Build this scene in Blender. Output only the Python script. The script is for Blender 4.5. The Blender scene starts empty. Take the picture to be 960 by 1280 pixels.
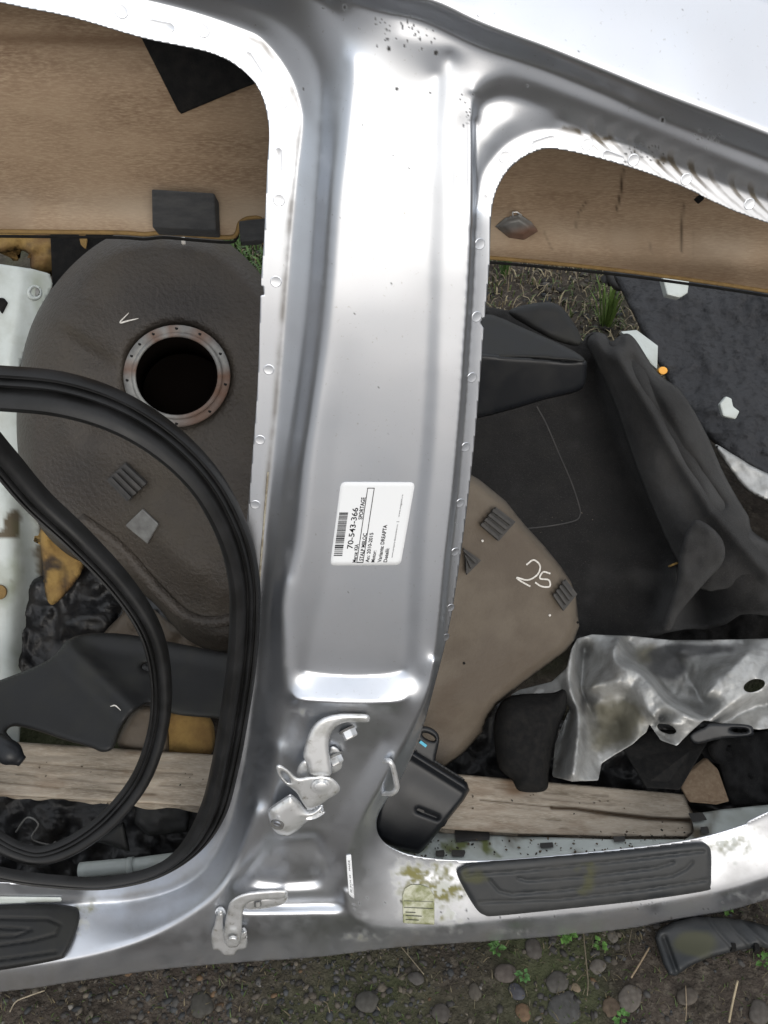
import bpy, bmesh, math, random
import numpy as np
from mathutils import Vector, Matrix
rad = math.radians
random.seed(7)
scene = bpy.context.scene
C = scene.collection

# ------------------------------------------------------------ camera, sky, sun, exposure
PITCH, CAM_H, VFOV = rad(45), 1.55, 62.0
cam_d = bpy.data.cameras.new('camera'); cam = bpy.data.objects.new('camera', cam_d); C.objects.link(cam)
cam_d.sensor_fit = 'VERTICAL'; cam_d.angle = rad(VFOV); cam_d.clip_start = 0.02; cam_d.clip_end = 500
cam.location = (0, 0, CAM_H); cam.rotation_euler = (rad(90) - PITCH, 0, 0)
scene.camera = cam
SUN_EL, SUN_AZ = 27, 163           # azimuth measured clockwise from +Y: behind the photographer, a little right
w = bpy.data.worlds.new('World'); scene.world = w; w.use_nodes = True
nt = w.node_tree; nt.nodes.clear()
sky = nt.nodes.new('ShaderNodeTexSky'); sky.sky_type = 'NISHITA'; sky.sun_disc = False
sky.sun_elevation = rad(SUN_EL); sky.sun_rotation = rad(SUN_AZ); sky.dust_density = 3; sky.air_density = 1.2
hs = nt.nodes.new('ShaderNodeHueSaturation'); hs.inputs['Saturation'].default_value = 0.45
bg = nt.nodes.new('ShaderNodeBackground'); bg.inputs['Strength'].default_value = 0.15
ow = nt.nodes.new('ShaderNodeOutputWorld')
# an overcast layer over the clear-sky model: whitish, about three times brighter overhead than at the horizon
wtc = nt.nodes.new('ShaderNodeTexCoord'); wsep = nt.nodes.new('ShaderNodeSeparateXYZ'); nt.links.new(wtc.outputs['Generated'], wsep.inputs[0])
wmr = nt.nodes.new('ShaderNodeMapRange'); wmr.inputs[1].default_value = 0; wmr.inputs[2].default_value = 1; wmr.inputs[3].default_value = 3.0; wmr.inputs[4].default_value = 9.8; nt.links.new(wsep.outputs[2], wmr.inputs[0])
wno = nt.nodes.new('ShaderNodeTexNoise'); wno.inputs['Scale'].default_value = 2.2; wno.inputs['Detail'].default_value = 5; nt.links.new(wtc.outputs['Generated'], wno.inputs[0])
wm2 = nt.nodes.new('ShaderNodeMapRange'); wm2.inputs[1].default_value = .3; wm2.inputs[2].default_value = .7; wm2.inputs[3].default_value = .8; wm2.inputs[4].default_value = 1.15; nt.links.new(wno.outputs[0], wm2.inputs[0])
wmu = nt.nodes.new('ShaderNodeMath'); wmu.operation = 'MULTIPLY'; nt.links.new(wmr.outputs[0], wmu.inputs[0]); nt.links.new(wm2.outputs[0], wmu.inputs[1])
wcl = nt.nodes.new('ShaderNodeVectorMath'); wcl.operation = 'SCALE'; wcl.inputs[0].default_value = (.96, .99, 1.03); nt.links.new(wmu.outputs[0], wcl.inputs['Scale'])
wmx = nt.nodes.new('ShaderNodeMix'); wmx.data_type = 'RGBA'; wmx.inputs[0].default_value = .65; nt.links.new(hs.outputs[0], wmx.inputs[6]); nt.links.new(wcl.outputs[0], wmx.inputs[7])
nt.links.new(sky.outputs[0], hs.inputs['Color']); nt.links.new(wmx.outputs[2], bg.inputs[0]); nt.links.new(bg.outputs[0], ow.inputs[0])
sd = bpy.data.lights.new('sun', 'SUN'); sd.energy = .85; sd.angle = rad(35); sd.color = (1, .97, .92)
sun = bpy.data.objects.new('sun', sd); C.objects.link(sun)
sv = Vector((math.sin(rad(SUN_AZ)) * math.cos(rad(SUN_EL)), math.cos(rad(SUN_AZ)) * math.cos(rad(SUN_EL)), math.sin(rad(SUN_EL))))
sun.rotation_euler = sv.to_track_quat('Z', 'Y').to_euler()
sun.location = sv * 8
scene.view_settings.view_transform = 'Standard'; scene.view_settings.look = 'None'
scene.view_settings.exposure = 0.36; scene.view_settings.gamma = 1

# ------------------------------------------------------------ survey: where a point of the photograph lies in the place
FPX = 640 / math.tan(rad(VFOV / 2))
cF = np.array([0, math.cos(PITCH), -math.sin(PITCH)]); cR = np.array([1., 0, 0]); cU = np.array([0, math.sin(PITCH), math.cos(PITCH)])
C0 = np.array([0, 0, CAM_H])
def A(v): return np.asarray(v, float)
def ray(x, y):
    x = A(x)[..., None]; y = A(y)[..., None]
    return cF + (x - 480) / FPX * cR - (y - 640) / FPX * cU
def P(x, y, d): return C0 + ray(x, y) * A(d)[..., None]              # point at distance d
def G(x, y, z=0.0):                                                   # point on the ground
    r = ray(x, y); return C0 + r * ((z - CAM_H) / r[..., 2:3])
YAW, LEAN = rad(6.3), rad(15)
pe = np.array([math.cos(YAW), math.sin(YAW), 0]); pb = np.array([-math.sin(YAW), math.cos(YAW), 0])
pn = -pb * math.cos(LEAN) + np.array([0, 0, math.sin(LEAN)])          # outward normal of the leaning panel
pu = np.cross(pn, pe)
P0 = G(480, 1188)
def T(x, y, h=0.0):                                                   # point h metres proud of the panel plane
    r = ray(x, y); t = (((P0 - C0) @ pn) + A(h)[..., None]) / (r @ pn)[..., None]
    return C0 + r * t
def plane(a, b, c):                                                   # depth of a plane through three surveyed points
    m = np.array([[q[0], q[1], 1] for q in (a, b, c)], float)
    k = np.linalg.solve(m, np.array([1 / q[2] for q in (a, b, c)]))
    return lambda x, y: 1 / (k[0] * A(x) + k[1] * A(y) + k[2])

# ------------------------------------------------------------ numbers
def _hash(ix, iy, s):
    n = (ix.astype(np.int64) * 374761393 + iy.astype(np.int64) * 668265263 + s * 1442695041) & 0xffffffff
    n = ((n ^ (n >> 13)) * 1274126177) & 0xffffffff
    return ((n ^ (n >> 16)) & 0xffff) / 65535.0
def vnoise(x, y, s=0):
    x = A(x); y = A(y); ix = np.floor(x); iy = np.floor(y); fx = x - ix; fy = y - iy
    fx = fx * fx * fx * (fx * (fx * 6 - 15) + 10); fy = fy * fy * fy * (fy * (fy * 6 - 15) + 10)
    a = _hash(ix, iy, s); b = _hash(ix + 1, iy, s); c = _hash(ix, iy + 1, s); d = _hash(ix + 1, iy + 1, s)
    return (a * (1 - fx) + b * fx) * (1 - fy) + (c * (1 - fx) + d * fx) * fy
def fbm(x, y, sc, o=4, s=0):
    v = 0; a = .5
    for k in range(o):
        v = v + a * (vnoise(A(x) / sc * 2 ** k, A(y) / sc * 2 ** k, s + k * 17) * 2 - 1); a *= .5
    return v
def sst(a, b, x):
    t = np.clip((x - a) / (b - a), 0, 1); return t * t * (3 - 2 * t)
def spline(pts, n=8, closed=False):
    pts = A(pts); m = len(pts); out = []
    rng = range(m) if closed else range(m - 1)
    for i in rng:
        p1, p2 = pts[i], pts[(i + 1) % m]
        p0 = pts[(i - 1) % m] if closed or i > 0 else 2 * p1 - p2
        p3 = pts[(i + 2) % m] if closed or i + 2 < m else 2 * p2 - p1
        for k in range(n):
            t = k / n
            out.append(.5 * (2 * p1 + (p2 - p0) * t + (2 * p0 - 5 * p1 + 4 * p2 - p3) * t * t + (3 * p1 - p0 - 3 * p2 + p3) * t ** 3))
    if not closed: out.append(pts[-1])
    return np.array(out)
def sdf(poly, X, Y):                                                  # signed distance, positive inside
    a = A(poly); b = np.roll(a, -1, 0); x = X.ravel(); y = Y.ravel()
    d2 = np.full(x.shape, 1e18); ins = np.zeros(x.shape, bool)
    for (ax, ay), (bx, by) in zip(a, b):
        ex, ey = bx - ax, by - ay; wx = x - ax; wy = y - ay
        t = np.clip((wx * ex + wy * ey) / max(ex * ex + ey * ey, 1e-12), 0, 1)
        d2 = np.minimum(d2, (wx - t * ex) ** 2 + (wy - t * ey) ** 2)
        if ay != by:
            c = ((ay > y) != (by > y)) & (x < (bx - ax) * (y - ay) / (by - ay) + ax); ins ^= c
    d = np.sqrt(d2); return np.where(ins, d, -d).reshape(X.shape)
def dline(pts, X, Y):
    a = A(pts); x = A(X); y = A(Y); d2 = np.full(x.shape, 1e18)
    for (ax, ay), (bx, by) in zip(a[:-1, :2], a[1:, :2]):
        ex, ey = bx - ax, by - ay
        t = np.clip(((x - ax) * ex + (y - ay) * ey) / max(ex * ex + ey * ey, 1e-12), 0, 1)
        d2 = np.minimum(d2, (x - ax - t * ex) ** 2 + (y - ay - t * ey) ** 2)
    return np.sqrt(d2)
class Relief:                                                         # surface stretched smoothly between feature lines (x, y, height)
    def __init__(s, bounds, step, lines, iters=120, blur=1.2, seed_h=0.0):
        x0, y0, x1, y1 = bounds; s.x0, s.y0, s.step = x0, y0, step
        L = []
        for ln in lines:
            q = spline(ln, 12) if len(ln) > 2 else A(ln)
            seg = np.hypot(*(q[1:, :2] - q[:-1, :2]).T); t = np.r_[0, np.cumsum(seg)]
            tt = np.arange(0, t[-1], step * .5)
            L.append(np.stack([np.interp(tt, t, q[:, k]) for k in range(3)], 1))
        L = np.vstack(L); g = None
        for m in (32, 16, 8, 4, 2, 1):
            st = step * m; nx = int((x1 - x0) / st) + 2; ny = int((y1 - y0) / st) + 2
            ii = np.clip(np.round((L[:, 0] - x0) / st).astype(int), 0, nx - 1); jj = np.clip(np.round((L[:, 1] - y0) / st).astype(int), 0, ny - 1)
            inb = (L[:, 0] > x0) & (L[:, 0] < x1) & (L[:, 1] > y0) & (L[:, 1] < y1)
            ii, jj, hh = ii[inb], jj[inb], L[inb, 2]
            sm = np.zeros((ny, nx)); ct = np.zeros((ny, nx)); np.add.at(sm, (jj, ii), hh); np.add.at(ct, (jj, ii), 1)
            msk = ct > 0; con = np.where(msk, sm / np.maximum(ct, 1), 0)
            if g is None: g = np.full((ny, nx), hh.mean())
            else:
                yy = np.clip(np.arange(ny) / 2, 0, g.shape[0] - 1.001); xx = np.clip(np.arange(nx) / 2, 0, g.shape[1] - 1.001)
                j = yy.astype(int); i = xx.astype(int); fy = (yy - j)[:, None]; fx = (xx - i)[None]
                g = (g[j][:, i] * (1 - fx) + g[j][:, i + 1] * fx) * (1 - fy) + (g[j + 1][:, i] * (1 - fx) + g[j + 1][:, i + 1] * fx) * fy
            g[msk] = con[msk]
            for _ in range(iters if m > 2 else max(iters // 3, 24)):
                p = np.pad(g, 1, mode='edge'); g = .25 * (p[:-2, 1:-1] + p[2:, 1:-1] + p[1:-1, :-2] + p[1:-1, 2:]); g[msk] = con[msk]
        s.raw = g
        if blur:
            w_ = int(blur * 2.6) + 1; k = np.exp(-.5 * (np.arange(-w_, w_ + 1) / blur) ** 2); k /= k.sum()
            p = np.pad(g, w_, mode='edge'); p = sum(k[a] * p[a:a + g.shape[0], :] for a in range(2 * w_ + 1)); g = sum(k[a] * p[:, a:a + g.shape[1]] for a in range(2 * w_ + 1))
        s.g = g
    def crisp(s, blur, lines, reach):
        """keep the pressed folds along these lines sharper than the rest"""
        w_ = int(blur * 2.6) + 1; k = np.exp(-.5 * (np.arange(-w_, w_ + 1) / blur) ** 2); k /= k.sum(); p = np.pad(s.raw, w_, mode='edge'); q = s.raw
        p = sum(k[a] * p[a:a + q.shape[0], :] for a in range(2 * w_ + 1)); p = sum(k[a] * p[:, a:a + q.shape[1]] for a in range(2 * w_ + 1))
        W = np.zeros_like(q)
        for ln in lines:
            pts = spline(A(ln)[:, :2], 4); x0, y0 = pts.min(0) - 3 * reach; x1, y1 = pts.max(0) + 3 * reach
            i0, i1 = [int(np.clip((v - s.x0) / s.step, 0, q.shape[1])) for v in (x0, x1)]; j0, j1 = [int(np.clip((v - s.y0) / s.step, 0, q.shape[0])) for v in (y0, y1)]
            X, Y = np.meshgrid(s.x0 + np.arange(i0, i1) * s.step, s.y0 + np.arange(j0, j1) * s.step)
            W[j0:j1, i0:i1] = np.maximum(W[j0:j1, i0:i1], np.exp(-(dline(pts, X, Y) / reach) ** 2))
        s.g = s.g * (1 - W) + p * W
    def __call__(s, X, Y):
        x = np.clip((A(X) - s.x0) / s.step, 0, s.g.shape[1] - 1.001); y = np.clip((A(Y) - s.y0) / s.step, 0, s.g.shape[0] - 1.001)
        i = x.astype(int); j = y.astype(int); fx = x - i; fy = y - j; g = s.g
        return (g[j, i] * (1 - fx) + g[j, i + 1] * fx) * (1 - fy) + (g[j + 1, i] * (1 - fx) + g[j + 1, i + 1] * fx) * fy

# ------------------------------------------------------------ materials
def mat(name, base, rough=.6, metal=0., var=None, bump=None, marks=(), coat=0., spec=.5, coords='Object', rvar=0., sheen=0.):
    """var = (colour2, scale, (sx,sy,sz), lo, hi); bump = list of (strength, scale, distance); marks = (attribute, colour, roughness, metallic)"""
    m = bpy.data.materials.new(name); m.use_nodes = True; n = m.node_tree; N = n.nodes; K = n.links; b = N['Principled BSDF']
    b.inputs['Roughness'].default_value = rough; b.inputs['Metallic'].default_value = metal; b.inputs['Specular IOR Level'].default_value = spec
    if coat: b.inputs['Coat Weight'].default_value = coat; b.inputs['Coat Roughness'].default_value = .12
    if sheen: b.inputs['Sheen Weight'].default_value = sheen; b.inputs['Sheen Roughness'].default_value = .6
    tc = N.new('ShaderNodeTexCoord'); src = tc.outputs[coords]
    rgb = N.new('ShaderNodeRGB'); rgb.outputs[0].default_value = (*base, 1); col = rgb.outputs[0]
    ro = None; me = None
    def mixc(a, bb, fac):
        x = N.new('ShaderNodeMix'); x.data_type = 'RGBA'; K.new(fac, x.inputs[0]); K.new(a, x.inputs[6])
        if isinstance(bb, tuple): x.inputs[7].default_value = (*bb, 1)
        else: K.new(bb, x.inputs[7])
        return x.outputs[2]
    def mixf(a, v, fac, default):
        x = N.new('ShaderNodeMix'); x.data_type = 'FLOAT'; K.new(fac, x.inputs[0])
        if a is None: x.inputs[2].default_value = default
        else: K.new(a, x.inputs[2])
        x.inputs[3].default_value = v; return x.outputs[0]
    for v in ([var] if var and not isinstance(var, list) else (var or [])):
        mp = N.new('ShaderNodeMapping'); mp.inputs['Scale'].default_value = v[2]; K.new(src, mp.inputs[0])
        no = N.new('ShaderNodeTexNoise'); no.inputs['Scale'].default_value = v[1]; no.inputs['Detail'].default_value = 6; no.inputs['Roughness'].default_value = .6; K.new(mp.outputs[0], no.inputs[0])
        mr = N.new('ShaderNodeMapRange'); mr.inputs[1].default_value = v[3]; mr.inputs[2].default_value = v[4]; K.new(no.outputs[0], mr.inputs[0])
        col = mixc(col, v[0], mr.outputs[0])
        if rvar: ro = mixf(ro, min(1, rough + rvar), mr.outputs[0], rough)
    for mk in marks:
        at = N.new('ShaderNodeAttribute'); at.attribute_name = mk[0]
        col = mixc(col, mk[1], at.outputs['Fac']); ro = mixf(ro, mk[2], at.outputs['Fac'], rough); me = mixf(me, mk[3] if len(mk) > 3 else 0, at.outputs['Fac'], metal)
    K.new(col, b.inputs['Base Color'])
    if ro is not None: K.new(ro, b.inputs['Roughness'])
    if me is not None: K.new(me, b.inputs['Metallic'])
    prev = None
    for (st, sc, di) in (bump or []):
        no = N.new('ShaderNodeTexNoise'); no.inputs['Scale'].default_value = sc; no.inputs['Detail'].default_value = 4; K.new(src, no.inputs[0])
        bp = N.new('ShaderNodeBump'); bp.inputs['Strength'].default_value = st; bp.inputs['Distance'].default_value = di; K.new(no.outputs[0], bp.inputs['Height'])
        if prev: K.new(prev, bp.inputs['Normal'])
        prev = bp.outputs[0]
    if prev: K.new(prev, b.inputs['Normal'])
    return m
one = (1, 1, 1)
M = dict(
 paint=mat('silver_paint', (.60, .63, .68), .285, .98, rvar=.08, var=[((.56, .575, .61), 5, one, .35, .7), ((.40, .40, .40), 240, one, .64, .76)], bump=[(.03, 5, .01), (.10, 900, .0002)], coat=.06,
           marks=[('grime', (.10, .085, .065), .45, .35), ('moss', (.15, .14, .045), .8, 0), ('chip', (.42, .43, .40), .7, 0), ('speck', (.02, .018, .015), .5, .3)]),
 bright=mat('zinc_plated_steel', (.74, .745, .75), .34, .7, var=[((.50, .50, .48), 45, one, .45, .7), ((.25, .22, .17), 90, one, .62, .75)], bump=[(.1, 60, .001)]),
 white=mat('white_painted_sheet', (0.442, 0.476, 0.459), .42, 0, var=[((0.323, 0.340, 0.306), 14, one, .45, .75)], marks=[('grime', (0.085, 0.068, 0.043), .85), ('moss', (0.111, 0.128, 0.043), .9)], coat=.2),
 rubber=mat('black_rubber', (0.007, 0.007, 0.007), .42, 0, var=((0.015, 0.015, 0.016), 25, one, .4, .8), bump=[(.15, 300, .0008)], rvar=.25, spec=.3),
 plastic=mat('black_plastic', (0.008, 0.009, 0.011), .38, 0, var=((0.018, 0.018, 0.018), 12, one, .45, .8), bump=[(.2, 700, .0004)], rvar=.2, spec=.3),
 trim=mat('dusty_black_plastic', (.0095, .0098, .0102), .55, 0, var=[((0.023, 0.023, 0.020), 18, one, .45, .8)], bump=[(.25, 500, .0005)], rvar=.25, spec=.3),
 scuff=mat('scuff_plastic', (0.020, 0.022, 0.024), .45, 0, var=[((0.039, 0.039, 0.038), 14, one, .4, .7)], bump=[(.2, 600, .0004)], marks=[('moss', (0.056, 0.056, 0.026), .8)], rvar=.25, spec=.3),
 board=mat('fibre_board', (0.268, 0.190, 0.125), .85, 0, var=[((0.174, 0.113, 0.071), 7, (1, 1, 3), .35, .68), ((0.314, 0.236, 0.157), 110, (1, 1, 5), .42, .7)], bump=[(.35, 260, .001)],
           marks=[('crack', (0.039, 0.024, 0.013), .9), ('pale', (0.345, 0.282, 0.212), .9), ('stain_shade', (0.118, 0.071, 0.039), .8)], spec=.3),
 foamedge=mat('ochre_foam_edge', (0.192, 0.120, 0.041), .9, 0, var=((0.134, 0.082, 0.029), 60, one, .4, .7), bump=[(.6, 250, .002)]),
 foam=mat('yellow_foam', (0.250, 0.158, 0.048), .95, 0, var=[((0.134, 0.072, 0.024), 12, one, .42, .65)], bump=[(.7, 180, .003)], marks=[('grime', (0.029, 0.019, 0.012), .9)]),
 greyfoam=mat('charcoal_foam', (0.030, 0.031, 0.033), .95, 0, var=((0.051, 0.051, 0.051), 30, (1, 1, 4), .4, .7), bump=[(.9, 160, .002)]),
 felt=mat('dark_felt', (0.008, 0.008, 0.008), 1, 0, var=((0.015, 0.014, 0.013), 80, one, .4, .7), bump=[(.6, 400, .001)], spec=.15),
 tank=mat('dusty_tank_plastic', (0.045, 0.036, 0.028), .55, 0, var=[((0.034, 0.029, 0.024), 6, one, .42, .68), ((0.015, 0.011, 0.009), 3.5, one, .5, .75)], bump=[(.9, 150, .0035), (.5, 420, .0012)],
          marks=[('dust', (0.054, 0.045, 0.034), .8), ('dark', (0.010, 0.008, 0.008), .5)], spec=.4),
 tank2=mat('brown_tank_plastic', (0.077, 0.060, 0.044), .6, 0, var=[((0.111, 0.091, 0.068), 7, one, .42, .68), ((0.060, 0.040, 0.026), 5, one, .5, .75)], bump=[(.35, 170, .002), (.3, 420, .0008)],
          marks=[('dust', (0.132, 0.111, 0.086), .8)], spec=.35),
 tankhole=mat('tank_interior', (.004, .003, .0025), 1, spec=0),
 steel=mat('weathered_steel', (.20, .20, .19), .5, .35, var=[((.12, .115, .11), 40, one, .4, .65)], marks=[('rust', (.115, .045, .018), .9)]),
 pad=mat('grey_rubber_pad', (0.027, 0.026, 0.025), .7, 0, var=((0.046, 0.042, 0.038), 40, one, .4, .7)),
 chalk=mat('white_marker', (.62, .60, .56), .9, 0, var=((.40, .37, .33), 300, one, .4, .65)),
 wood=mat('weathered_wood', (0.357, 0.304, 0.242), .85, 0, var=[((0.224, 0.184, 0.138), 5, (1.2, 16, 16), .38, .66), ((0.411, 0.367, 0.304), 26, (.8, 24, 24), .45, .75)],
          bump=[(.25, 120, .002)], marks=[('crack', (0.054, 0.036, 0.022), .9), ('stain_shade', (0.179, 0.116, 0.072), .9)], spec=.2),
 carpet=mat('black_carpet', (.015, .0145, .0145), 1, 0, var=[((.022, .021, .020), 16, one, .45, .75), ((.045, .043, .040), 420, one, .55, .75)], bump=[(1, 600, .002), (.4, 90, .004)], spec=.1, sheen=.05,
            marks=[('dust', (.052, .051, .050), 1)]),
 foil=mat('aluminium_foil_shield', (.42, .42, .41), .50, .55, var=[((.22, .22, .21), 12, one, .42, .66), ((.27, .26, .24), 40, one, .5, .8)], bump=[(.5, 55, .004), (.45, 240, .001)],
          marks=[('grime', (.115, .108, .08), .8), ('dark', (.035, .035, .036), .7)]),
 asphalt=mat('bitumen_felt', (0.011, 0.011, 0.013), .62, 0, var=[((0.025, 0.026, 0.030), 30, one, .45, .7), ((0.005, 0.005, 0.006), 60, one, .5, .7)], bump=[(.9, 45, .008), (.6, 160, .003)], rvar=.25),
 bag=mat('black_polythene', (.009, .009, .010), .42, 0, var=((.022, .02, .018), 20, one, .45, .7), bump=[(.5, 14, .02), (.3, 40, .006)], spec=.4),
 paper=mat('white_sticker_paper', (.66, .67, .68), .7, spec=.2),
 ink=mat('black_print', (.012, .012, .014), 1, spec=0),
 oldpaper=mat('weathered_sticker', (.42, .42, .33), .6, 0, var=((.17, .18, .08), 60, one, .35, .6)),
 blue=mat('blue_mark', (.04, .35, .50), .5),
 orange=mat('amber_plastic', (.75, .35, .04), .45),
 soil=mat('gravelly_soil', (0.062, 0.050, 0.041), .95, 0, var=[((0.029, 0.024, 0.019), 9, one, .38, .62), ((0.106, 0.091, 0.073), 70, one, .5, .75)], bump=[(.9, 60, .012), (.8, 220, .004)],
          marks=[('moss', (0.045, 0.053, 0.024), .95)], spec=.2),
 bounce_ground=mat('added_pale_gravel', (.30, .29, .28), .95, 0, var=((.22, .21, .20), 3, one, .4, .7), bump=[(.8, 40, .01)]),  # for the pale ground added out of view
 seam=mat('grey_sealant', (.30, .28, .22), .8, 0, var=((.16, .13, .09), 80, one, .4, .6)),
)
def stone_mat():
    m = bpy.data.materials.new('river_stone'); m.use_nodes = True; N = m.node_tree.nodes; K = m.node_tree.links; b = N['Principled BSDF']
    at = N.new('ShaderNodeAttribute'); at.attribute_name = 'tone'
    no = N.new('ShaderNodeTexNoise'); no.inputs['Scale'].default_value = 120; no.inputs['Detail'].default_value = 5
    tc = N.new('ShaderNodeTexCoord'); K.new(tc.outputs['Object'], no.inputs[0])
    mx = N.new('ShaderNodeMix'); mx.data_type = 'RGBA'; mx.blend_type = 'MULTIPLY'; mx.inputs[0].default_value = .7
    cr = N.new('ShaderNodeValToRGB'); cr.color_ramp.elements[0].position = .3; cr.color_ramp.elements[0].color = (.45, .42, .4, 1); cr.color_ramp.elements[1].position = .65
    K.new(no.outputs[0], cr.inputs[0]); K.new(at.outputs['Color'], mx.inputs[6]); K.new(cr.outputs[0], mx.inputs[7]); K.new(mx.outputs[2], b.inputs['Base Color'])
    b.inputs['Roughness'].default_value = .8; b.inputs['Specular IOR Level'].default_value = .3
    return m
M['stone'] = stone_mat()
def leaf_mat(name):
    m = stone_mat(); m.name = name; m.node_tree.nodes['Principled BSDF'].inputs['Roughness'].default_value = .55; return m
M['leaf'] = leaf_mat('green_leaf'); M['straw'] = leaf_mat('dry_straw')

# ------------------------------------------------------------ objects
ORI = {}
def new(name, V, Fc, m, parent=None, smooth=True, origin=None, uv=None, attrs=None, sharp=None, kind=None):
    V = A(V).reshape(-1, 3)
    if parent is not None: o3 = ORI[parent.name]
    elif origin is not None: o3 = A(origin)
    else: o3 = np.array([(V[:, 0].min() + V[:, 0].max()) / 2, (V[:, 1].min() + V[:, 1].max()) / 2, V[:, 2].min()])
    me = bpy.data.meshes.new(name)
    if isinstance(Fc, tuple):
        Fq, Ft = Fc; me.vertices.add(len(V)); me.vertices.foreach_set('co', (V - o3).astype(np.float32).ravel())
        li = np.r_[Fq.ravel(), Ft.ravel()]; me.loops.add(len(li)); me.loops.foreach_set('vertex_index', li.astype(np.int32))
        me.polygons.add(len(Fq) + len(Ft)); me.polygons.foreach_set('loop_start', np.r_[np.arange(len(Fq)) * 4, Fq.size + np.arange(len(Ft)) * 3].astype(np.int32)); me.update(calc_edges=True)
    elif isinstance(Fc, np.ndarray):
        k = Fc.shape[1]; me.vertices.add(len(V)); me.vertices.foreach_set('co', (V - o3).astype(np.float32).ravel())
        me.loops.add(Fc.size); me.loops.foreach_set('vertex_index', Fc.astype(np.int32).ravel())
        me.polygons.add(len(Fc)); me.polygons.foreach_set('loop_start', np.arange(0, Fc.size, k, dtype=np.int32)); me.update(calc_edges=True)
    else: me.from_pydata((V - o3).tolist(), [], Fc); me.update()
    me.materials.append(m if not isinstance(m, str) else M[m])
    me.polygons.foreach_set('use_smooth', [smooth] * len(me.polygons))
    for k, v in (attrs or {}).items():
        v = A(v)
        if v.ndim == 2:
            a = me.attributes.new(k, 'FLOAT_COLOR', 'POINT'); a.data.foreach_set('color', np.c_[v, np.ones(len(v))].astype(np.float32).ravel())
        else:
            a = me.attributes.new(k, 'FLOAT', 'POINT'); a.data.foreach_set('value', v.astype(np.float32))
    if sharp and smooth: me.set_sharp_from_angle(angle=rad(sharp))
    o = bpy.data.objects.new(name, me); C.objects.link(o)
    ORI[o.name] = o3
    if parent is not None: o.parent = parent
    else: o.location = o3
    if kind: o['kind'] = kind
    return o
def tag(o, label, cat, group=None):
    o['label'] = label; o['category'] = cat
    if group: o['group'] = group
    return o
def thing(name, label, cat, base, group=None):
    o = bpy.data.objects.new(name, None); C.objects.link(o); o.empty_display_size = .05; o.location = A(base); ORI[o.name] = A(base)
    return tag(o, label, cat, group)
def solid(o, t, off=-1.0):
    md = o.modifiers.new('thickness', 'SOLIDIFY'); md.thickness = t; md.offset = off; md.use_even_offset = False
    return o
def bevel(o, w_, seg=2):
    md = o.modifiers.new('bevel', 'BEVEL'); md.width = w_; md.segments = seg; md.limit_method = 'ANGLE'; md.angle_limit = rad(35); return o
def gridmesh(outline, holes, step, pos, smooth_outline=False):
    """fine sheet of quads filling an outline, cells on the rim cut exactly along it"""
    poly = spline(outline, 8, True) if smooth_outline else A(outline)
    x0, y0 = poly.min(0) - step * 1.37; x1, y1 = poly.max(0) + step
    nx = int((x1 - x0) / step) + 2; ny = int((y1 - y0) / step) + 2
    X, Y = np.meshgrid(x0 + np.arange(nx) * step, y0 + np.arange(ny) * step)
    S = sdf(poly, X, Y)
    for h in holes: S = np.minimum(S, -sdf(h, X, Y))
    gy, gx = np.gradient(S, step); gl = np.maximum(np.hypot(gx, gy), .3); near = np.abs(S) < .3 * step
    X = np.where(near, X - S * gx / gl, X); Y = np.where(near, Y - S * gy / gl, Y); S = np.where(near, 0, S)
    idx = np.arange(nx * ny).reshape(ny, nx); ins = S >= 0
    cnt = ins[:-1, :-1].astype(int) + ins[1:, :-1] + ins[:-1, 1:] + ins[1:, 1:]
    pos_ = (S[:-1, :-1] > 0) | (S[1:, :-1] > 0) | (S[:-1, 1:] > 0) | (S[1:, 1:] > 0)
    j, i = np.nonzero((cnt == 4) & pos_); Fq = np.stack([idx[j, i], idx[j + 1, i], idx[j + 1, i + 1], idx[j, i + 1]], 1)
    xs, ys, ss = X.ravel(), Y.ravel(), S.ravel(); ex, tri, cut = [], [], {}; base = nx * ny
    for j, i in zip(*np.nonzero((cnt < 4) & pos_)):
        c = (idx[j, i], idx[j + 1, i], idx[j + 1, i + 1], idx[j, i + 1]); out = []
        for k in range(4):
            p, q = c[k], c[(k + 1) % 4]; sp_, sq = ss[p], ss[q]
            if sp_ >= 0: out.append(p)
            if (sp_ > 0 and sq < 0) or (sp_ < 0 and sq > 0):
                key = (min(p, q), max(p, q))
                if key not in cut:
                    t = sp_ / (sp_ - sq); cut[key] = base + len(ex); ex.append((xs[p] + t * (xs[q] - xs[p]), ys[p] + t * (ys[q] - ys[p])))
                out.append(cut[key])
        for k in range(1, len(out) - 1): tri.append((out[0], out[k], out[k + 1]))
    if ex: e = A(ex); xs = np.r_[xs, e[:, 0]]; ys = np.r_[ys, e[:, 1]]; ss = np.r_[ss, np.zeros(len(ex))]
    tri = np.array(tri, int).reshape(-1, 3)
    used = np.unique(np.r_[Fq.ravel(), tri.ravel()]); rm = np.zeros(len(xs), int); rm[used] = np.arange(len(used))
    return xs[used], ys[used], np.maximum(ss[used], 0), (rm[Fq], rm[tri])
def sheet(name, outline, step, pos, m, parent=None, thick=.002, holes=(), smooth_outline=False, attrs=None, kind=None, sharp=None, origin=None):
    """pos(X, Y, S) -> world points; S is the distance from the rim"""
    X, Y, S, Fq = gridmesh(outline, [A(h) for h in holes], step, pos, smooth_outline)
    at = {k: np.clip(f(X, Y, S), 0, 1) for k, f in (attrs or {}).items()}
    o = new(name, pos(X, Y, S), Fq, m, parent, attrs=at, kind=kind, sharp=sharp, origin=origin)
    if thick: solid(o, thick)
    return o
def rim(S, r): return 1 - np.sqrt(1 - (1 - np.clip(S / r, 0, 1)) ** 2 * .999)   # 1 at the rim, 0 inside
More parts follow.
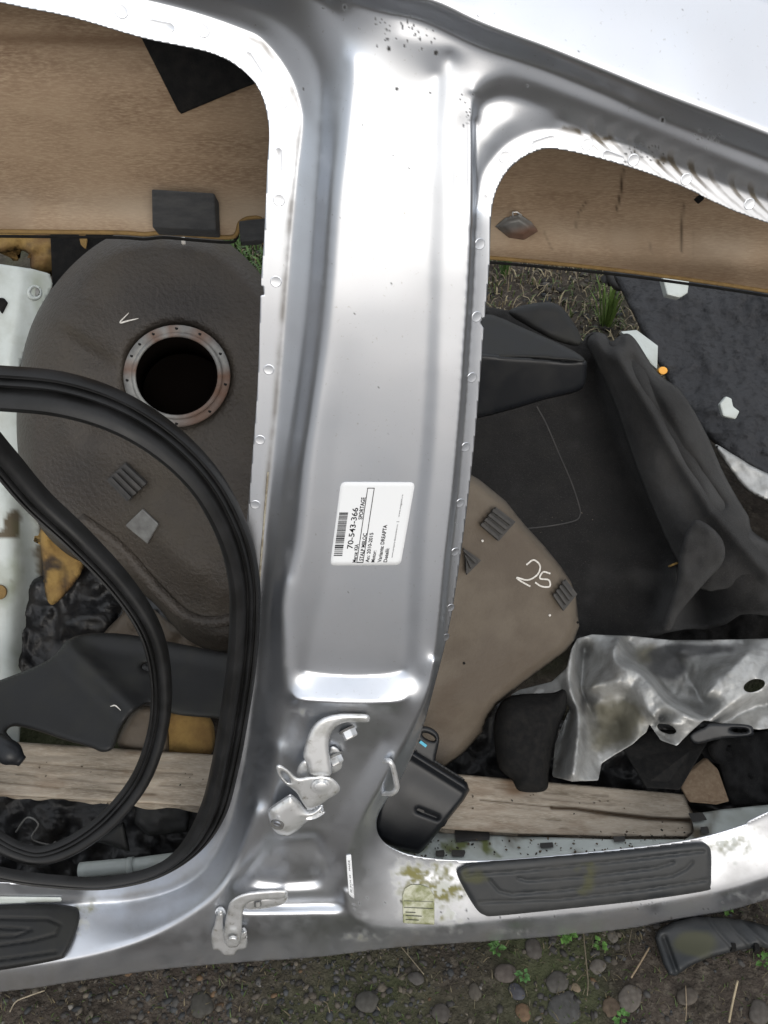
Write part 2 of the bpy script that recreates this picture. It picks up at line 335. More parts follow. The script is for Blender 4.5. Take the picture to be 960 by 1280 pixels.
def sweep(name, path, prof, m, parent=None, nrm=None, closed=False, scale=None, cap=True, sharp=None, attrs=None):
    """path of world points, prof = (across, out) pairs, nrm = outward direction"""
    path = A(path); n = len(path); k = len(prof); V = []
    nrm = pn if nrm is None else A(nrm)
    for i in range(n):
        a = path[i - 1] if (closed or i) else path[i]; b = path[(i + 1) % n] if (closed or i < n - 1) else path[i]
        t = b - a; t /= np.linalg.norm(t) + 1e-12
        nn = nrm[i] if nrm.ndim == 2 else nrm
        nn = nn - t * (nn @ t); nn /= np.linalg.norm(nn) + 1e-12; s = np.cross(t, nn)
        sc = 1 if scale is None else scale[i]
        for (u, v) in prof: V.append(path[i] + (s * u + nn * v) * sc)
    Fc = []
    for i in range(n if closed else n - 1):
        for j in range(k):
            Fc.append((i * k + j, i * k + (j + 1) % k, ((i + 1) % n) * k + (j + 1) % k, ((i + 1) % n) * k + j))
    if cap and not closed: Fc += [tuple(range(k))[::-1], tuple((n - 1) * k + j for j in range(k))]
    return new(name, V, Fc, m, parent, sharp=sharp)
def circ(r, n=10, ru=1., a0=0): return [(r * ru * math.cos(a0 + 2 * math.pi * i / n), r * math.sin(a0 + 2 * math.pi * i / n)) for i in range(n)]
def tube(name, path, r, m, parent=None, n=8, nrm=None, closed=False, scale=None): return sweep(name, path, circ(r, n), m, parent, nrm, closed, scale)
def cyl(name, c, ax, r, ln, m, parent=None, n=20, r2=None, hexa=False, sharp=40):
    c = A(c); ax = A(ax) / np.linalg.norm(ax); u = np.cross(ax, [0.3, .9, .2]); u /= np.linalg.norm(u); v = np.cross(ax, u)
    n = 6 if hexa else n; r2 = r if r2 is None else r2; V = []
    rings = [(0, r), (ln * .85, r), (ln, r2 * .88)]
    for (z, rr) in rings:
        for i in range(n): a = 2 * math.pi * i / n; V.append(c + ax * z + (u * math.cos(a) + v * math.sin(a)) * rr)
    Fc = [(a * n + i, a * n + (i + 1) % n, (a + 1) * n + (i + 1) % n, (a + 1) * n + i) for a in range(len(rings) - 1) for i in range(n)]
    Fc += [tuple(range(n))[::-1], tuple(2 * n + i for i in range(n))]
    return new(name, V, Fc, m, parent, sharp=sharp)
def hexa(name, quad_front, thick_vec, m, parent=None, bev=.002):
    q = A(quad_front); V = np.vstack([q, q + A(thick_vec)]); n = len(q)
    Fc = [tuple(range(n))[::-1], tuple(range(n, 2 * n))] + [(i, (i + 1) % n, n + (i + 1) % n, n + i) for i in range(n)]
    o = new(name, V, Fc, m, parent, smooth=False)
    bm = bmesh.new(); bm.from_mesh(o.data); bmesh.ops.recalc_face_normals(bm, faces=bm.faces); bm.to_mesh(o.data); bm.free()
    if bev: bevel(o, bev)
    return o
def ribbon(name, pts, pos, wpx, m, parent=None, n=6, taper=False):
    q = spline(pts, n) if len(pts) > 2 else A(pts); t = np.gradient(q, axis=0); t /= np.hypot(*t.T)[:, None] + 1e-9; s = np.c_[-t[:, 1], t[:, 0]]
    wd = np.full(len(q), wpx / 2)
    if taper: wd = wd * (.35 + .65 * np.sin(np.linspace(.15, math.pi - .15, len(q))))
    a = q + s * wd[:, None]; b = q - s * wd[:, None]
    V = np.vstack([pos(a[:, 0], a[:, 1]), pos(b[:, 0], b[:, 1])]); k = len(q)
    Fc = np.array([(i, i + 1, k + i + 1, k + i) for i in range(k - 1)])
    return new(name, V, Fc, m, parent)

# ============================================================ THE CAR BODY SIDE
L_OPEN = [(-260, -62), (-120, -28), (0, 3), (90, 22), (180, 48), (262, 66), (303, 88), (326, 117), (336, 160), (334, 210), (330, 300), (326, 360), (322, 480), (313, 600), (306, 680), (298, 760), (288, 860), (272, 960), (252, 1030), (222, 1072), (180, 1096), (100, 1107), (0, 1103), (-260, 1090)]
R_OPEN = [(1230, 372), (960, 279), (900, 256), (850, 232), (780, 207), (700, 187), (668, 190), (640, 208), (622, 235), (614, 270), (612, 330), (606, 398), (598, 500), (588, 600), (575, 700), (562, 780), (545, 850), (525, 920), (500, 975), (480, 1005), (471, 1025), (474, 1045), (492, 1061), (530, 1072), (600, 1076), (700, 1069), (850, 1052), (930, 1031), (960, 1015), (1230, 900)]
def sp(p, n=8): return spline(p, n)
Lp = np.vstack([sp(L_OPEN), [(-700, 1090), (-700, -62)]]); Rp = np.vstack([sp(R_OPEN), [(1800, 700)]])
# little notches in the flange edges
def hx(line, h): return [(x, y, h * .001) for x, y in line]
Lf = [(-260, -90), (60, -20), (161, 0), (240, 19), (300, 40), (328, 54), (356, 90), (371, 127), (375, 157), (369, 210), (362, 281), (356, 356), (344, 509), (332, 621), (326, 700), (320, 770), (314, 860), (303, 950), (285, 1030), (256, 1080), (215, 1108), (150, 1122), (60, 1124), (0, 1122), (-260, 1112)]
Lf2 = [(x + 4 if y > 60 and y < 1000 else x + 1, y - 5 if y < 60 else (y + 5 if y > 1000 else y)) for x, y in Lf]
Lm = [(-260, -130), (100, -50), (250, -8), (320, 12), (362, 40), (390, 75), (400, 112), (400, 160), (395, 262), (385, 377), (372, 500), (358, 600), (348, 690), (340, 770), (336, 860)]
Lc = [(-260, -165), (150, -68), (300, -36), (380, -12), (412, 11), (427, 37), (431, 67), (429, 112), (422, 180), (412, 262), (406, 359), (399, 434), (388, 509), (377, 584), (368, 677), (357, 723), (352, 765), (354, 810), (357, 857), (357, 890), (350, 930), (343, 980), (334, 1035), (318, 1078), (300, 1108)]
Lc2 = [(438, 70), (438, 112), (431, 180), (422, 262), (415, 359), (408, 434), (398, 509), (388, 584), (379, 677), (369, 723), (364, 765), (366, 810), (369, 845)]
Li = [(448, 120), (442, 262), (436, 400), (430, 490), (421, 565), (410, 707), (396, 773), (383, 832)]
Si = [(545, 90), (541, 150), (538, 225), (536, 359), (531, 490), (524, 584), (513, 673), (508, 773), (504, 838)]
So = [(562, 67), (560, 131), (559, 262), (552, 359), (547, 490), (541, 584), (532, 673), (528, 773), (521, 850)]
Re = [(590, 116), (590, 262), (586, 356), (581, 434), (576, 509), (566, 621), (556, 707), (550, 773), (544, 823), (536, 865), (518, 905), (496, 945), (474, 985), (452, 1023), (438, 1056), (431, 1085), (431, 1112)]
Re2 = [(593, 150), (593, 262), (590, 356), (585, 434), (580, 509), (570, 621), (561, 707), (555, 773), (551, 815), (544, 865), (528, 905)]
Rc = [(590, 116), (600, 103), (615, 95), (637, 92), (675, 103), (750, 133), (825, 163), (900, 195), (960, 219), (1230, 320)]
Rc2 = [(596, 150), (601, 132), (612, 124), (637, 122), (675, 134), (750, 163), (825, 192), (900, 220), (960, 243), (1230, 342)]
Rf = [(594, 262), (600, 225), (611, 202), (637, 176), (675, 161), (712, 162), (780, 178), (832, 201), (900, 228), (960, 251), (1230, 350)]
RoU = [(-260, -330), (200, -150), (469, -14), (540, 2), (600, 30), (675, 58), (750, 88), (825, 118), (900, 146), (960, 169), (1230, 275)]
RoL = [(-260, -270), (200, -105), (440, 0), (520, 22), (600, 58), (675, 82), (750, 112), (825, 146), (960, 198), (1230, 300)]
B1 = [(380, 838), (400, 842), (440, 845), (480, 843), (505, 838)]
B2 = [(366, 868), (380, 875), (450, 878), (500, 876), (514, 862)]
S1 = [(431, 1112), (437, 1138), (450, 1153), (480, 1161), (540, 1161), (620, 1153), (760, 1140), (880, 1121), (960, 1099), (1230, 1010)]
S1L = [(-260, 1248), (-80, 1226), (0, 1216), (89, 1203), (152, 1186), (199, 1166), (241, 1140), (275, 1112), (300, 1070), (322, 1010)]
BOT = [(-260, 1262), (0, 1240), (100, 1226), (200, 1212), (300, 1203), (400, 1196), (500, 1184), (620, 1176), (760, 1164), (880, 1145), (960, 1124), (1230, 1040)]
lines = [
 hx(L_OPEN, 0), hx(Lf, 0), hx(Lf2, -1.5), hx(Lm, 10), hx(Lc[:16], 36), hx(Lc[15:21], 40), hx(Lc[20:], 46), [(x, y, .001 * (41 if y < 400 else 40.5)) for x, y in Lc2], [(x, y, .001 * (41 - 5.5 * float(np.clip((y - 380) / 250, 0, 1)))) for x, y in Li],
 [(x, y, .001 * (40.5 - 5 * float(np.clip((y - 380) / 250, 0, 1)))) for x, y in Si], hx(So, 43.5), hx(Re[:9], 44), hx(Re[8:], 52), hx(Re2, 31),
 hx(R_OPEN[:16], 27), [(q[0], q[1], .001 * hh) for q, hh in zip(R_OPEN[15:], (27, 28, 29, 30, 31, 32, 33, 34, 35, 36, 36, 36, 36, 36, 36))],
 hx(Rf, 27), hx(Rc, 46), hx(Rc2, 33), hx(RoU, 78), hx(RoL, 50),
 hx([(-260, -420), (300, -260), (600, -150), (960, 0), (1230, 120)], 44), hx([(0, -480), (600, -330), (1230, -60)], -30),
 hx(B1, 35), [(x, y, .001 * hh) for (x, y), hh in zip(B2, (50, 58, 60, 57, 49))],
 hx([(500, 46), (575, 66), (640, 84)], 48),
 hx([(640, 150), (620, 165), (612, 180)], 32), hx([(700, 146), (800, 186), (960, 246)], 29),
 # below the pillar: hinge face, box recess, lower hinge ledge, outer sill
 [(374, 892, .047), (440, 893, .054), (490, 889, .050)], hx([(372, 920), (372, 1000), (358, 1036)], 44), hx([(480, 920), (452, 965), (425, 1010), (412, 1035)], 44),
 hx([(420, 920), (415, 980), (400, 1030)], 43),
 hx([(340, 1043), (400, 1040)], 44), hx([(345, 1052), (396, 1050), (398, 1100), (318, 1101), (345, 1052)], 37), hx([(403, 1042), (405, 1108)], 44), hx([(303, 1108), (405, 1109)], 45),
 hx([(300, 1118), (420, 1116)], 46), hx([(300, 1133), (410, 1132), (424, 1128)], 46), hx([(298, 1142), (412, 1141), (428, 1146)], 60), hx([(300, 1160), (420, 1159)], 56),
 [(x, y, h_ * .001) for (x, y), h_ in zip(S1, (56, 61, 66, 70, 72, 73, 73, 73, 73, 73))],
 [(x, y, h_ * .001) for (x, y), h_ in zip(S1L, (76, 76, 76, 75, 72, 68, 63, 57, 47, 46))],
 hx([(480, 1168), (560, 1169), (760, 1150), (880, 1132), (960, 1110), (1230, 1024)], 62), hx([(-260, 1255), (0, 1228), (100, 1214), (200, 1196), (280, 1178)], 56),
 hx([(x, y - 2) for x, y in BOT], 14), hx([(x, y + 30) for x, y in BOT], -30),
 hx([(600, 1088), (760, 1074), (900, 1054), (1230, 935)], 44), hx([(490, 1080), (540, 1090)], 40),
]
HB = (-264, -400, 1236, 1300)
Hs = Relief(HB, 1, lines, iters=90, blur=4.2)
Hs.crisp(1.8, [Re, Re2, Lf, Rf, B1, B2, S1], 7)
def H(x, y): return Hs(x, y) + .0012 * fbm(x, y, 160, 2, 5)
def TS(x, y, e=.0): return T(x, y, H(x, y) + e)

body = thing('car_body_side', 'silver cut-out car body side with centre pillar, door openings and sills, standing on the gravel', 'car panel', P0)
OUT = [(-260, -395), (1232, -395), (1232, 1040)] + [tuple(q) for q in sp(BOT, 6)[::-1][1:]]
def blob(X, Y, cx, cy, rx, ry, a=0):
    dx, dy = X - cx, Y - cy; ca, sa = math.cos(a), math.sin(a); u = (dx * ca + dy * sa) / rx; v = (-dx * sa + dy * ca) / ry
    return np.exp(-(u * u + v * v))
def a_grime(X, Y, S):
    n = .5 + .9 * fbm(X, Y, 30, 4, 3)
    g = .75 * np.exp(-(dline(Lf, X, Y) / 4.5) ** 2) * np.clip(n + .2, 0, 1) * sst(20, 60, Y) * (1 - .3 * sst(900, 1000, Y))
    g += .5 * np.exp(-(dline(Lc[4:16], X, Y) / 14) ** 2) * 0
    # dirt combed across the front roof channel in repeated arcs
    u = (X - 680) * .93 + (Y - 135) * .37; v = -(X - 680) * .37 + (Y - 135) * .93
    arcs = sst(.1, .8, np.sin((u - .055 * (v + 6) ** 2) / 27.0 * 2 * math.pi)) * np.exp(-((v - 8) / 17) ** 2) * sst(30, 80, u)
    g += .75 * arcs * np.clip(n + .35, 0, 1)
    g += .55 * np.exp(-(dline(Rc2[2:], X, Y) / 14) ** 2) * sst(660, 760, X) * np.clip(n + .1, 0, 1)
    g += .8 * np.exp(-(dline([(700, 158), (730, 166), (790, 182), (830, 200)], X, Y) / 5) ** 2) * sst(.35, .6, n)
    g += .35 * blob(X, Y, 600, 130, 14, 22) * sst(.3, .8, n)
    g += .75 * blob(X, Y, 435, 888, 45, 8) * np.clip(n, 0, 1)
    g += .45 * np.exp(-(dline([(361, 690), (357, 760), (359, 830)], X, Y) / 4) ** 2) * n
    g += .55 * sst(1150, 1195, Y + .08 * (X - 480)) * np.clip(n + .2, 0, 1)
    g += .05 * np.clip(fbm(X, Y, 90, 5, 9), 0, 1)
    g += .42 * np.clip(fbm(X, Y, 34, 5, 71) + .22, 0, 1) * sst(1045, 1090, Y + .16 * np.maximum(X - 480, 0))
    g += .35 * np.exp(-(dline(S1[2:], X, Y) / 3) ** 2) * sst(.5, .8, n)
    g += .05 * sst(560, 1100, Y) * np.clip(fbm(X, Y, 8, 4, 19) + .3, 0, 1)
    return g
def a_moss(X, Y, S):
    n = .5 + fbm(X, Y, 18, 5, 8)
    m = blob(X, Y, 522, 1095, 40, 22, .3) + 1.1 * blob(X, Y, 562, 1112, 22, 34) + .8 * blob(X, Y, 510, 1125, 16, 30) + .5 * blob(X, Y, 560, 1150, 50, 7) + .6 * blob(X, Y, 470, 1172, 60, 7)
    m += .8 * blob(X, Y, 112, 1137, 30, 10) + .6 * blob(X, Y, 395, 890, 40, 7) + .9 * blob(X, Y, 915, 1058, 40, 14) + .6 * blob(X, Y, 955, 1040, 30, 10) + .6 * blob(X, Y, 950, 1120, 60, 10) + .45 * blob(X, Y, 640, 1165, 160, 6)
    m += .45 * blob(X, Y, 455, 1150, 20, 14)
    return sst(.2, 1.35, m * (.2 + n + .9 * fbm(X, Y, 6, 3, 44)))
def a_chip(X, Y, S):
    n = fbm(X, Y, 9, 4, 21)
    m = blob(X, Y, 555, 1110, 24, 22) + .9 * blob(X, Y, 560, 1140, 26, 9) + .5 * blob(X, Y, 905, 1062, 36, 22) + .4 * blob(X, Y, 100, 1160, 30, 22)
    return .9 * sst(.06, .24, (n + .3 * fbm(X, Y, 4, 2, 77)) * m)
def a_speck(X, Y, S):
    v = np.zeros_like(X)
    rng = np.random.RandomState(3)
    pts = [(486, 61, 2.6), (545, 66, 3.2), (496, 111, 2), (538, 116, 1.6), (492, 195, 1.3), (512, 210, 1.2), (431, 9, 2.4), (404, 10, 1.6), (828, 150, 3), (887, 172, 2), (379, 111, 1.6), (660, 107, 1.2), (724, 64, 1.1), (489, 355, 1)]
    pts += [(rng.uniform(465, 545), rng.uniform(20, 62), rng.uniform(.7, 1.6)) for _ in range(46)]
    pts += [(rng.normal(885, 14), rng.normal(174, 6), rng.uniform(.8, 1.5)) for _ in range(14)] + [(rng.uniform(780, 830), rng.uniform(180, 205), rng.uniform(.8, 1.8)) for _ in range(26)]
    pts += [(rng.uniform(575, 592), rng.uniform(115, 160), rng.uniform(.6, 1.2)) for _ in range(20)]
    pts += [(rng.uniform(400, 900), rng.uniform(0, 900), rng.uniform(.5, .9)) for _ in range(60)] + [(rng.uniform(440, 960), 1150 - (x_ := rng.uniform(0, 1)) * 30, rng.uniform(.6, 1.6)) for _ in range(60)]
    for x, y, r in pts:
        mk = (np.abs(X - x) < 12) & (np.abs(Y - y) < 12)
        r *= .78; v[mk] = np.maximum(v[mk], 1 - sst(r * .7, r * 1.6, np.hypot(X[mk] - x, (Y[mk] - y) * rng.uniform(.6, 1.1))))
    return v
Rn = [q for q in R_OPEN]
notch = [[(601, 403), (604, 398), (615, 398), (615, 412), (604, 410)], [(329, 358), (324, 358), (318, 363), (324, 369), (330, 369)]]
sheet('side_panel', OUT, 2.0, lambda X, Y, S: TS(X, Y), 'paint', body, .0011, holes=[Lp, Rp] + notch,
      attrs=dict(grime=a_grime, moss=a_moss, chip=a_chip, speck=a_speck))

def frame_at(x, y, ang=0, e=0.0):
    """matrix on the panel surface, local x turned by ang (image degrees), z outward"""
    c = TS(A(x), A(y), e); dx = TS(A(x + 3.), A(y), e) - TS(A(x - 3.), A(y), e); dy = TS(A(x), A(y + 3.), e) - TS(A(x), A(y - 3.), e)
    dx = dx.ravel(); dy = dy.ravel(); c = c.ravel()
    n = -np.cross(dx, dy); n /= np.linalg.norm(n); 
    if n @ pn < 0: n = -n
    px = dx / np.linalg.norm(dx); a = rad(ang); v = px * math.cos(a) + (dy / np.linalg.norm(dy)) * math.sin(a); v -= n * (v @ n); v /= np.linalg.norm(v)
    yv = np.cross(n, v)
    m = Matrix.Identity(4)
    for r in range(3): m[r][0] = v[r]; m[r][1] = yv[r]; m[r][2] = n[r]; m[r][3] = c[r] - ORI[body.name][r]
    return m
def ring_mesh(name, r, ln):
    """pressed mark: a fine raised lip round a shallow flat, stretched into a slot when ln > 0"""
    prof = [(r * 1.08, -.0005), (r, .00005), (r * .9, .0), (r * .8, -.0001)]; n = 20; V = []
    for (rr, z) in prof:
        for i in range(n):
            a = 2 * math.pi * i / n; V.append((rr * math.cos(a) + (ln / 2 if math.cos(a) > 0 else -ln / 2), rr * math.sin(a), z))
    V.append((0, 0, -.00005)); Fc = [(a * n + i, a * n + (i + 1) % n, (a + 1) * n + (i + 1) % n, (a + 1) * n + i) for a in range(3) for i in range(n)]
    Fc += [(3 * n + i, 3 * n + (i + 1) % n, 4 * n) for i in range(n)]
    me = bpy.data.meshes.new(name); me.from_pydata(V, [], Fc); me.materials.append(M['paint']); me.polygons.foreach_set('use_smooth', [True] * len(Fc)); me.update(); return me
weld_me = ring_mesh('spot_weld', .0056, 0); slot_me = ring_mesh('pressed_slot', .0036, .015)
for x, y in [(345, 352), (336, 462), (325, 550), (319, 631), (254, 38), (152, 14), (352, 128), (349, 250), (631, 196), (600, 305), (596, 396), (590, 472), (582, 559), (575, 629), (569, 690), (563, 760), (557, 797), (734, 180), (792, 200), (858, 224), (937, 255)]:
    o = bpy.data.objects.new('spot_weld', weld_me); C.objects.link(o); o.parent = body; o.matrix_local = frame_at(x, y, 0, .0003)
for x, y, a in [(202, 32, 10), (317, 80, 55), (348, 200, 92), (679, 177, -15), (767, 196, 20), (607, 255, -76)]:
    o = bpy.data.objects.new('pressed_slot', slot_me); C.objects.link(o); o.parent = body; o.matrix_local = frame_at(x, y, a, .0003)
tube('sealant_bead', TS(*spline([(335, 590), (331, 640), (327, 690), (324, 730)], 8).T, .0005), .0012, 'seam', body, n=6)

# ---- the printed parts label on the pillar
def bil(q, a, b):
    q = A(q); a = A(a)[..., None]; b = A(b)[..., None]
    return (q[0] * (1 - a) + q[1] * a) * (1 - b) + (q[3] * (1 - a) + q[2] * a) * b
# reading frame: a runs up the pillar (0 = bottom), b runs to the right; corners bottom-left, top-left, top-right, bottom-right of the photograph
LQ = [(412.4, 707), (426, 602.2), (519, 602.8), (500.7, 706.3)]
def rr_outline(n=5, r=.05):
    out = []
    for cx, cy, a0 in ((1 - r, r, -90), (1 - r, 1 - r, 0), (r, 1 - r, 90), (r, r, 180)):
        for k in range(n + 1): a = rad(a0 + 90 * k / n); out.append((cx + r * math.cos(a), cy + r * math.sin(a)))
    return out
def quad_sheet(name, Q, e, m, parent, outline=None, nx=10):
    a, b = np.meshgrid(np.linspace(0, 1, nx), np.linspace(0, 1, nx)); 
    r = .055; ca = np.clip(a, r, 1 - r); cb = np.clip(b, r, 1 - r); d = np.hypot(a - ca, b - cb); k = np.where(d > r, r / np.maximum(d, 1e-9), 1); a = ca + (a - ca) * k; b = cb + (b - cb) * k
    q = bil(Q, a.ravel(), b.ravel()); idx = np.arange(nx * nx).reshape(nx, nx)
    Fc = np.stack([idx[:-1, :-1].ravel(), idx[:-1, 1:].ravel(), idx[1:, 1:].ravel(), idx[1:, :-1].ravel()], 1)
    o = new(name, TS(q[:, 0], q[:, 1], e), Fc, m, parent); return solid(o, .00015, 1)
label = quad_sheet('parts_label', LQ, .0006, 'paper', body, nx=19)
label['label'] = 'white printed sticker with a barcode and sideways lettering'
def text_mesh(txt, a, b, hb, wa=None, bold=0):
    """lettering: a = start along the reading direction, b = baseline, hb = cap height, wa = total width; all in label fractions"""
    cu = bpy.data.curves.new('t', 'FONT'); cu.body = txt; cu.resolution_u = 3; cu.offset = bold
    ob = bpy.data.objects.new('t', cu); C.objects.link(ob); bpy.context.view_layer.update()
    me = bpy.data.meshes.new_from_object(ob.evaluated_get(bpy.context.evaluated_depsgraph_get()))
    v = np.array([p.co[:2] for p in me.vertices]); f = [tuple(p.vertices) for p in me.polygons]
    bpy.data.objects.remove(ob); bpy.data.curves.remove(cu); bpy.data.meshes.remove(me)
    v[:, 0] -= v[:, 0].min(); sy = hb / .7; sx = sy * .62 if wa is None else wa / v[:, 0].max()
    return np.c_[a + v[:, 0] * sx, b - v[:, 1] * sy], f
def prints(name, items, Q, e, m, parent):
    V = []; Fc = []
    for v, f in items:
        k = sum(len(x) for x in V); V.append(v); Fc += [tuple(i + k for i in q) for q in f]
    v = np.vstack(V); q = bil(Q, v[:, 0], v[:, 1]); return new(name, TS(q[:, 0], q[:, 1], e), Fc, m, parent, smooth=False)
def rect(a0, a1, b0, b1): return (np.array([(a0, b0), (a1, b0), (a1, b1), (a0, b1)]), [(0, 1, 2, 3)])
def box(a0, a1, b0, b1, t=.006): return [rect(a0, a1, b0, b0 + t), rect(a0, a1, b1 - t, b1), rect(a0, a0 + t, b0 + t, b1 - t), rect(a1 - t, a1, b0 + t, b1 - t)]
rng = random.Random(5); bars = []; a = .115
while a < .625:
    wd = rng.choice((.005, .007, .011, .016)); bars.append(rect(a, a + wd, .035, .155)); a += wd + rng.choice((.005, .007, .010))
prints('barcode', bars, LQ, .0009, 'ink', label)
txt = [text_mesh('70-543-366', .20, .285, .078, .49, .012), text_mesh('Marca: KIA', .035, .362, .05, .22, .022), text_mesh('SPORTAGE', .55, .362, .055, .265, .022),
       text_mesh('STALP MIJLOC', .055, .455, .05, .33, .022), text_mesh('An: 2010-2015', .035, .545, .05, .355, .022), text_mesh('Motor:', .035, .625, .05, .14, .022),
       text_mesh('Varianta: DREAPTA', .035, .718, .052, .45, .022), text_mesh('Detalii:', .035, .80, .05, .17, .022),
       text_mesh('www.autoparts-dezmembrari.ro', .09, .868, .022, .40), text_mesh('|', .52, .868, .03, .005), text_mesh('www.magazin.ro', .58, .868, .022, .27)]
prints('lettering', txt, LQ, .0009, 'ink', label)
prints('ruled_box', box(.03, .27, .370, .467, .009)[:2] + [rect(.03, .04, .378, .46), rect(.27, .93, .370, .379), rect(.27, .93, .458, .467), rect(.921, .93, .379, .458)], LQ, .00095, 'ink', label)

# ---- stickers on the sill
s2 = quad_sheet('sill_sticker', [(436, 1118), (432.5, 1069), (439, 1068), (443, 1124)], .0008, 'paper', body, nx=8)
prints('lettering', [text_mesh('80 ROA 45', .1, .62, .28, .42), text_mesh('MADE', .62, .62, .28, .25), text_mesh('MM 2', .12, .92, .14, .2)], [(436, 1118), (432.5, 1069), (439, 1068), (443, 1124)], .0012, 'ink', s2)
Q3 = [(504, 1154), (503, 1112), (543, 1113), (543, 1156)]
s3 = sheet('mossy_tyre_label', [(504, 1154), (503, 1120), (506, 1111), (514, 1106), (526, 1106), (537, 1110), (543, 1120), (543, 1156)], 2, lambda X, Y, S: TS(X, Y, .001), 'oldpaper', body, .0003)
prints('lettering', [rect(.0, 1, .0, .02)] and [(np.array([(.46, .04), (.46, .96), (.475, .96), (.475, .04)]), [(0, 1, 2, 3)]), (np.array([(.66, .04), (.66, .96), (.67, .96), (.67, .04)]), [(0, 1, 2, 3)]),
        (np.array([(.10, .08), (.10, .5), (.12, .5), (.12, .08)]), [(0, 1, 2, 3)]), (np.array([(.22, .08), (.22, .6), (.24, .6), (.24, .08)]), [(0, 1, 2, 3)]), (np.array([(.32, .08), (.32, .4), (.34, .4), (.34, .08)]), [(0, 1, 2, 3)])], Q3, .0016, 'scuff', s3)

# ---- scuff plates
RSC = [(571, 1092), (575, 1085), (600, 1078), (700, 1070), (800, 1061), (870, 1054), (884, 1056), (889, 1066), (889, 1095), (888, 1108), (880, 1114), (800, 1126), (700, 1137), (620, 1145), (606, 1144), (596, 1137), (582, 1115)]
def sc_pos(groove_lines, hgt=.006):
    def f(X, Y, S):
        e = hgt * (1 - rim(S, 7)) + .0002
        for g in groove_lines: e = e - .0026 * np.exp(-(dline(g, X, Y) / 1.5) ** 2)
        return TS(X, Y, e)
    return f
gr = [[(612, 1100), (624, 1114), (640, 1118), (700, 1113), (800, 1100), (840, 1095), (858, 1086), (866, 1078)], [(648, 1098), (660, 1101), (740, 1095), (820, 1085), (842, 1078)], [(582, 1094), (640, 1090), (760, 1078), (880, 1064)], [(600, 1128), (700, 1124), (800, 1113), (884, 1100)]]
scp = sheet('scuff_plate', RSC, 2, sc_pos(gr), 'scuff', body, .002, smooth_outline=True,
      attrs=dict(moss=lambda X, Y, S: .8 * sst(.2, .6, (blob(X, Y, 725, 1082, 30, 10) + blob(X, Y, 730, 1105, 14, 14) + .6 * blob(X, Y, 590, 1095, 25, 18)) * (.6 + fbm(X, Y, 20, 4, 3)))))
scp['label'] = 'grey scuff plate with engraved lines on the front sill'
LSC = [(-250, 1146), (-100, 1136), (0, 1131), (60, 1130), (92, 1133), (99, 1140), (98, 1155), (90, 1178), (82, 1193), (72, 1200), (0, 1213), (-120, 1228), (-250, 1243)]
gl = [[(-200, 1160), (0, 1148), (60, 1149), (76, 1156), (70, 1168), (40, 1176), (0, 1182), (-200, 1200)], [(-200, 1172), (0, 1160), (40, 1162), (20, 1170), (-200, 1184)], [(-240, 1222), (0, 1200), (70, 1190)]]
scl = sheet('scuff_plate', LSC, 2, sc_pos(gl, .007), 'trim', body, .002, smooth_outline=True)
scl['label'] = 'dark scuff plate on the rear sill'

# ---- inner sill seen through the front opening
ins = sheet('inner_sill', [(470, 1036), (560, 1040), (640, 1045), (760, 1049), (858, 1049), (868, 1040), (864, 1018), (900, 1012), (960, 1006), (1230, 900), (1230, 960), (980, 1024), (900, 1052), (700, 1082), (600, 1088), (500, 1078)], 4,
      lambda X, Y, S: T(X, Y, -.012 - .0017 * np.maximum(1075 - Y - .08 * (X - 500), -10) + .003 * fbm(X, Y, 60, 3, 2)), 'white', body, .0015,
      attrs=dict(moss=lambda X, Y, S: sst(.25, .6, (blob(X, Y, 600, 1058, 60, 18) + .6 * blob(X, Y, 510, 1062, 30, 10)) * (.5 + fbm(X, Y, 16, 4, 5))), grime=lambda X, Y, S: sst(.2, .7, fbm(X, Y, 40, 4, 6) + .15)))
for q in ([(569, 1040), (612, 1038), (612, 1050), (570, 1053)], [(545, 1067), (556, 1066), (556, 1071), (545, 1071)], [(565, 1066), (582, 1066), (580, 1071), (565, 1071)], [(676, 1057), (692, 1056), (692, 1060), (676, 1061)], [(768, 1049), (782, 1048), (782, 1052), (768, 1053)], [(877, 1037), (886, 1036), (887, 1042), (878, 1043)], [(862, 1020), (880, 1019), (884, 1025), (866, 1028)]):
    q = A(q); hexa('rubber_clip', T(q[:, 0], q[:, 1], -.012 - .0017 * np.maximum(1075 - q[:, 1] - .08 * (q[:, 0] - 500), -10) + .004), -pn * .006, 'pad', ins, .001)
sheet('sill_flange', [(-250, 1120), (-100, 1120), (0, 1121), (76, 1122), (78, 1127), (0, 1130), (-250, 1136)], 3, lambda X, Y, S: TS(X, Y, .002), 'white', body, .001)

# ---- check-strap striker loop on the pillar edge
st = [(474, 991, 30), (486, 992, 50), (491, 991, 56), (495, 987, 58), (496, 981, 58), (492, 962, 58), (490, 956, 58), (486, 951, 56), (479, 951, 44), (474, 953, 34)]
q = spline(A(st), 4); tube('striker_loop', T(q[:, 0], q[:, 1], q[:, 2] * .001), .0038, 'bright', body, n=10)

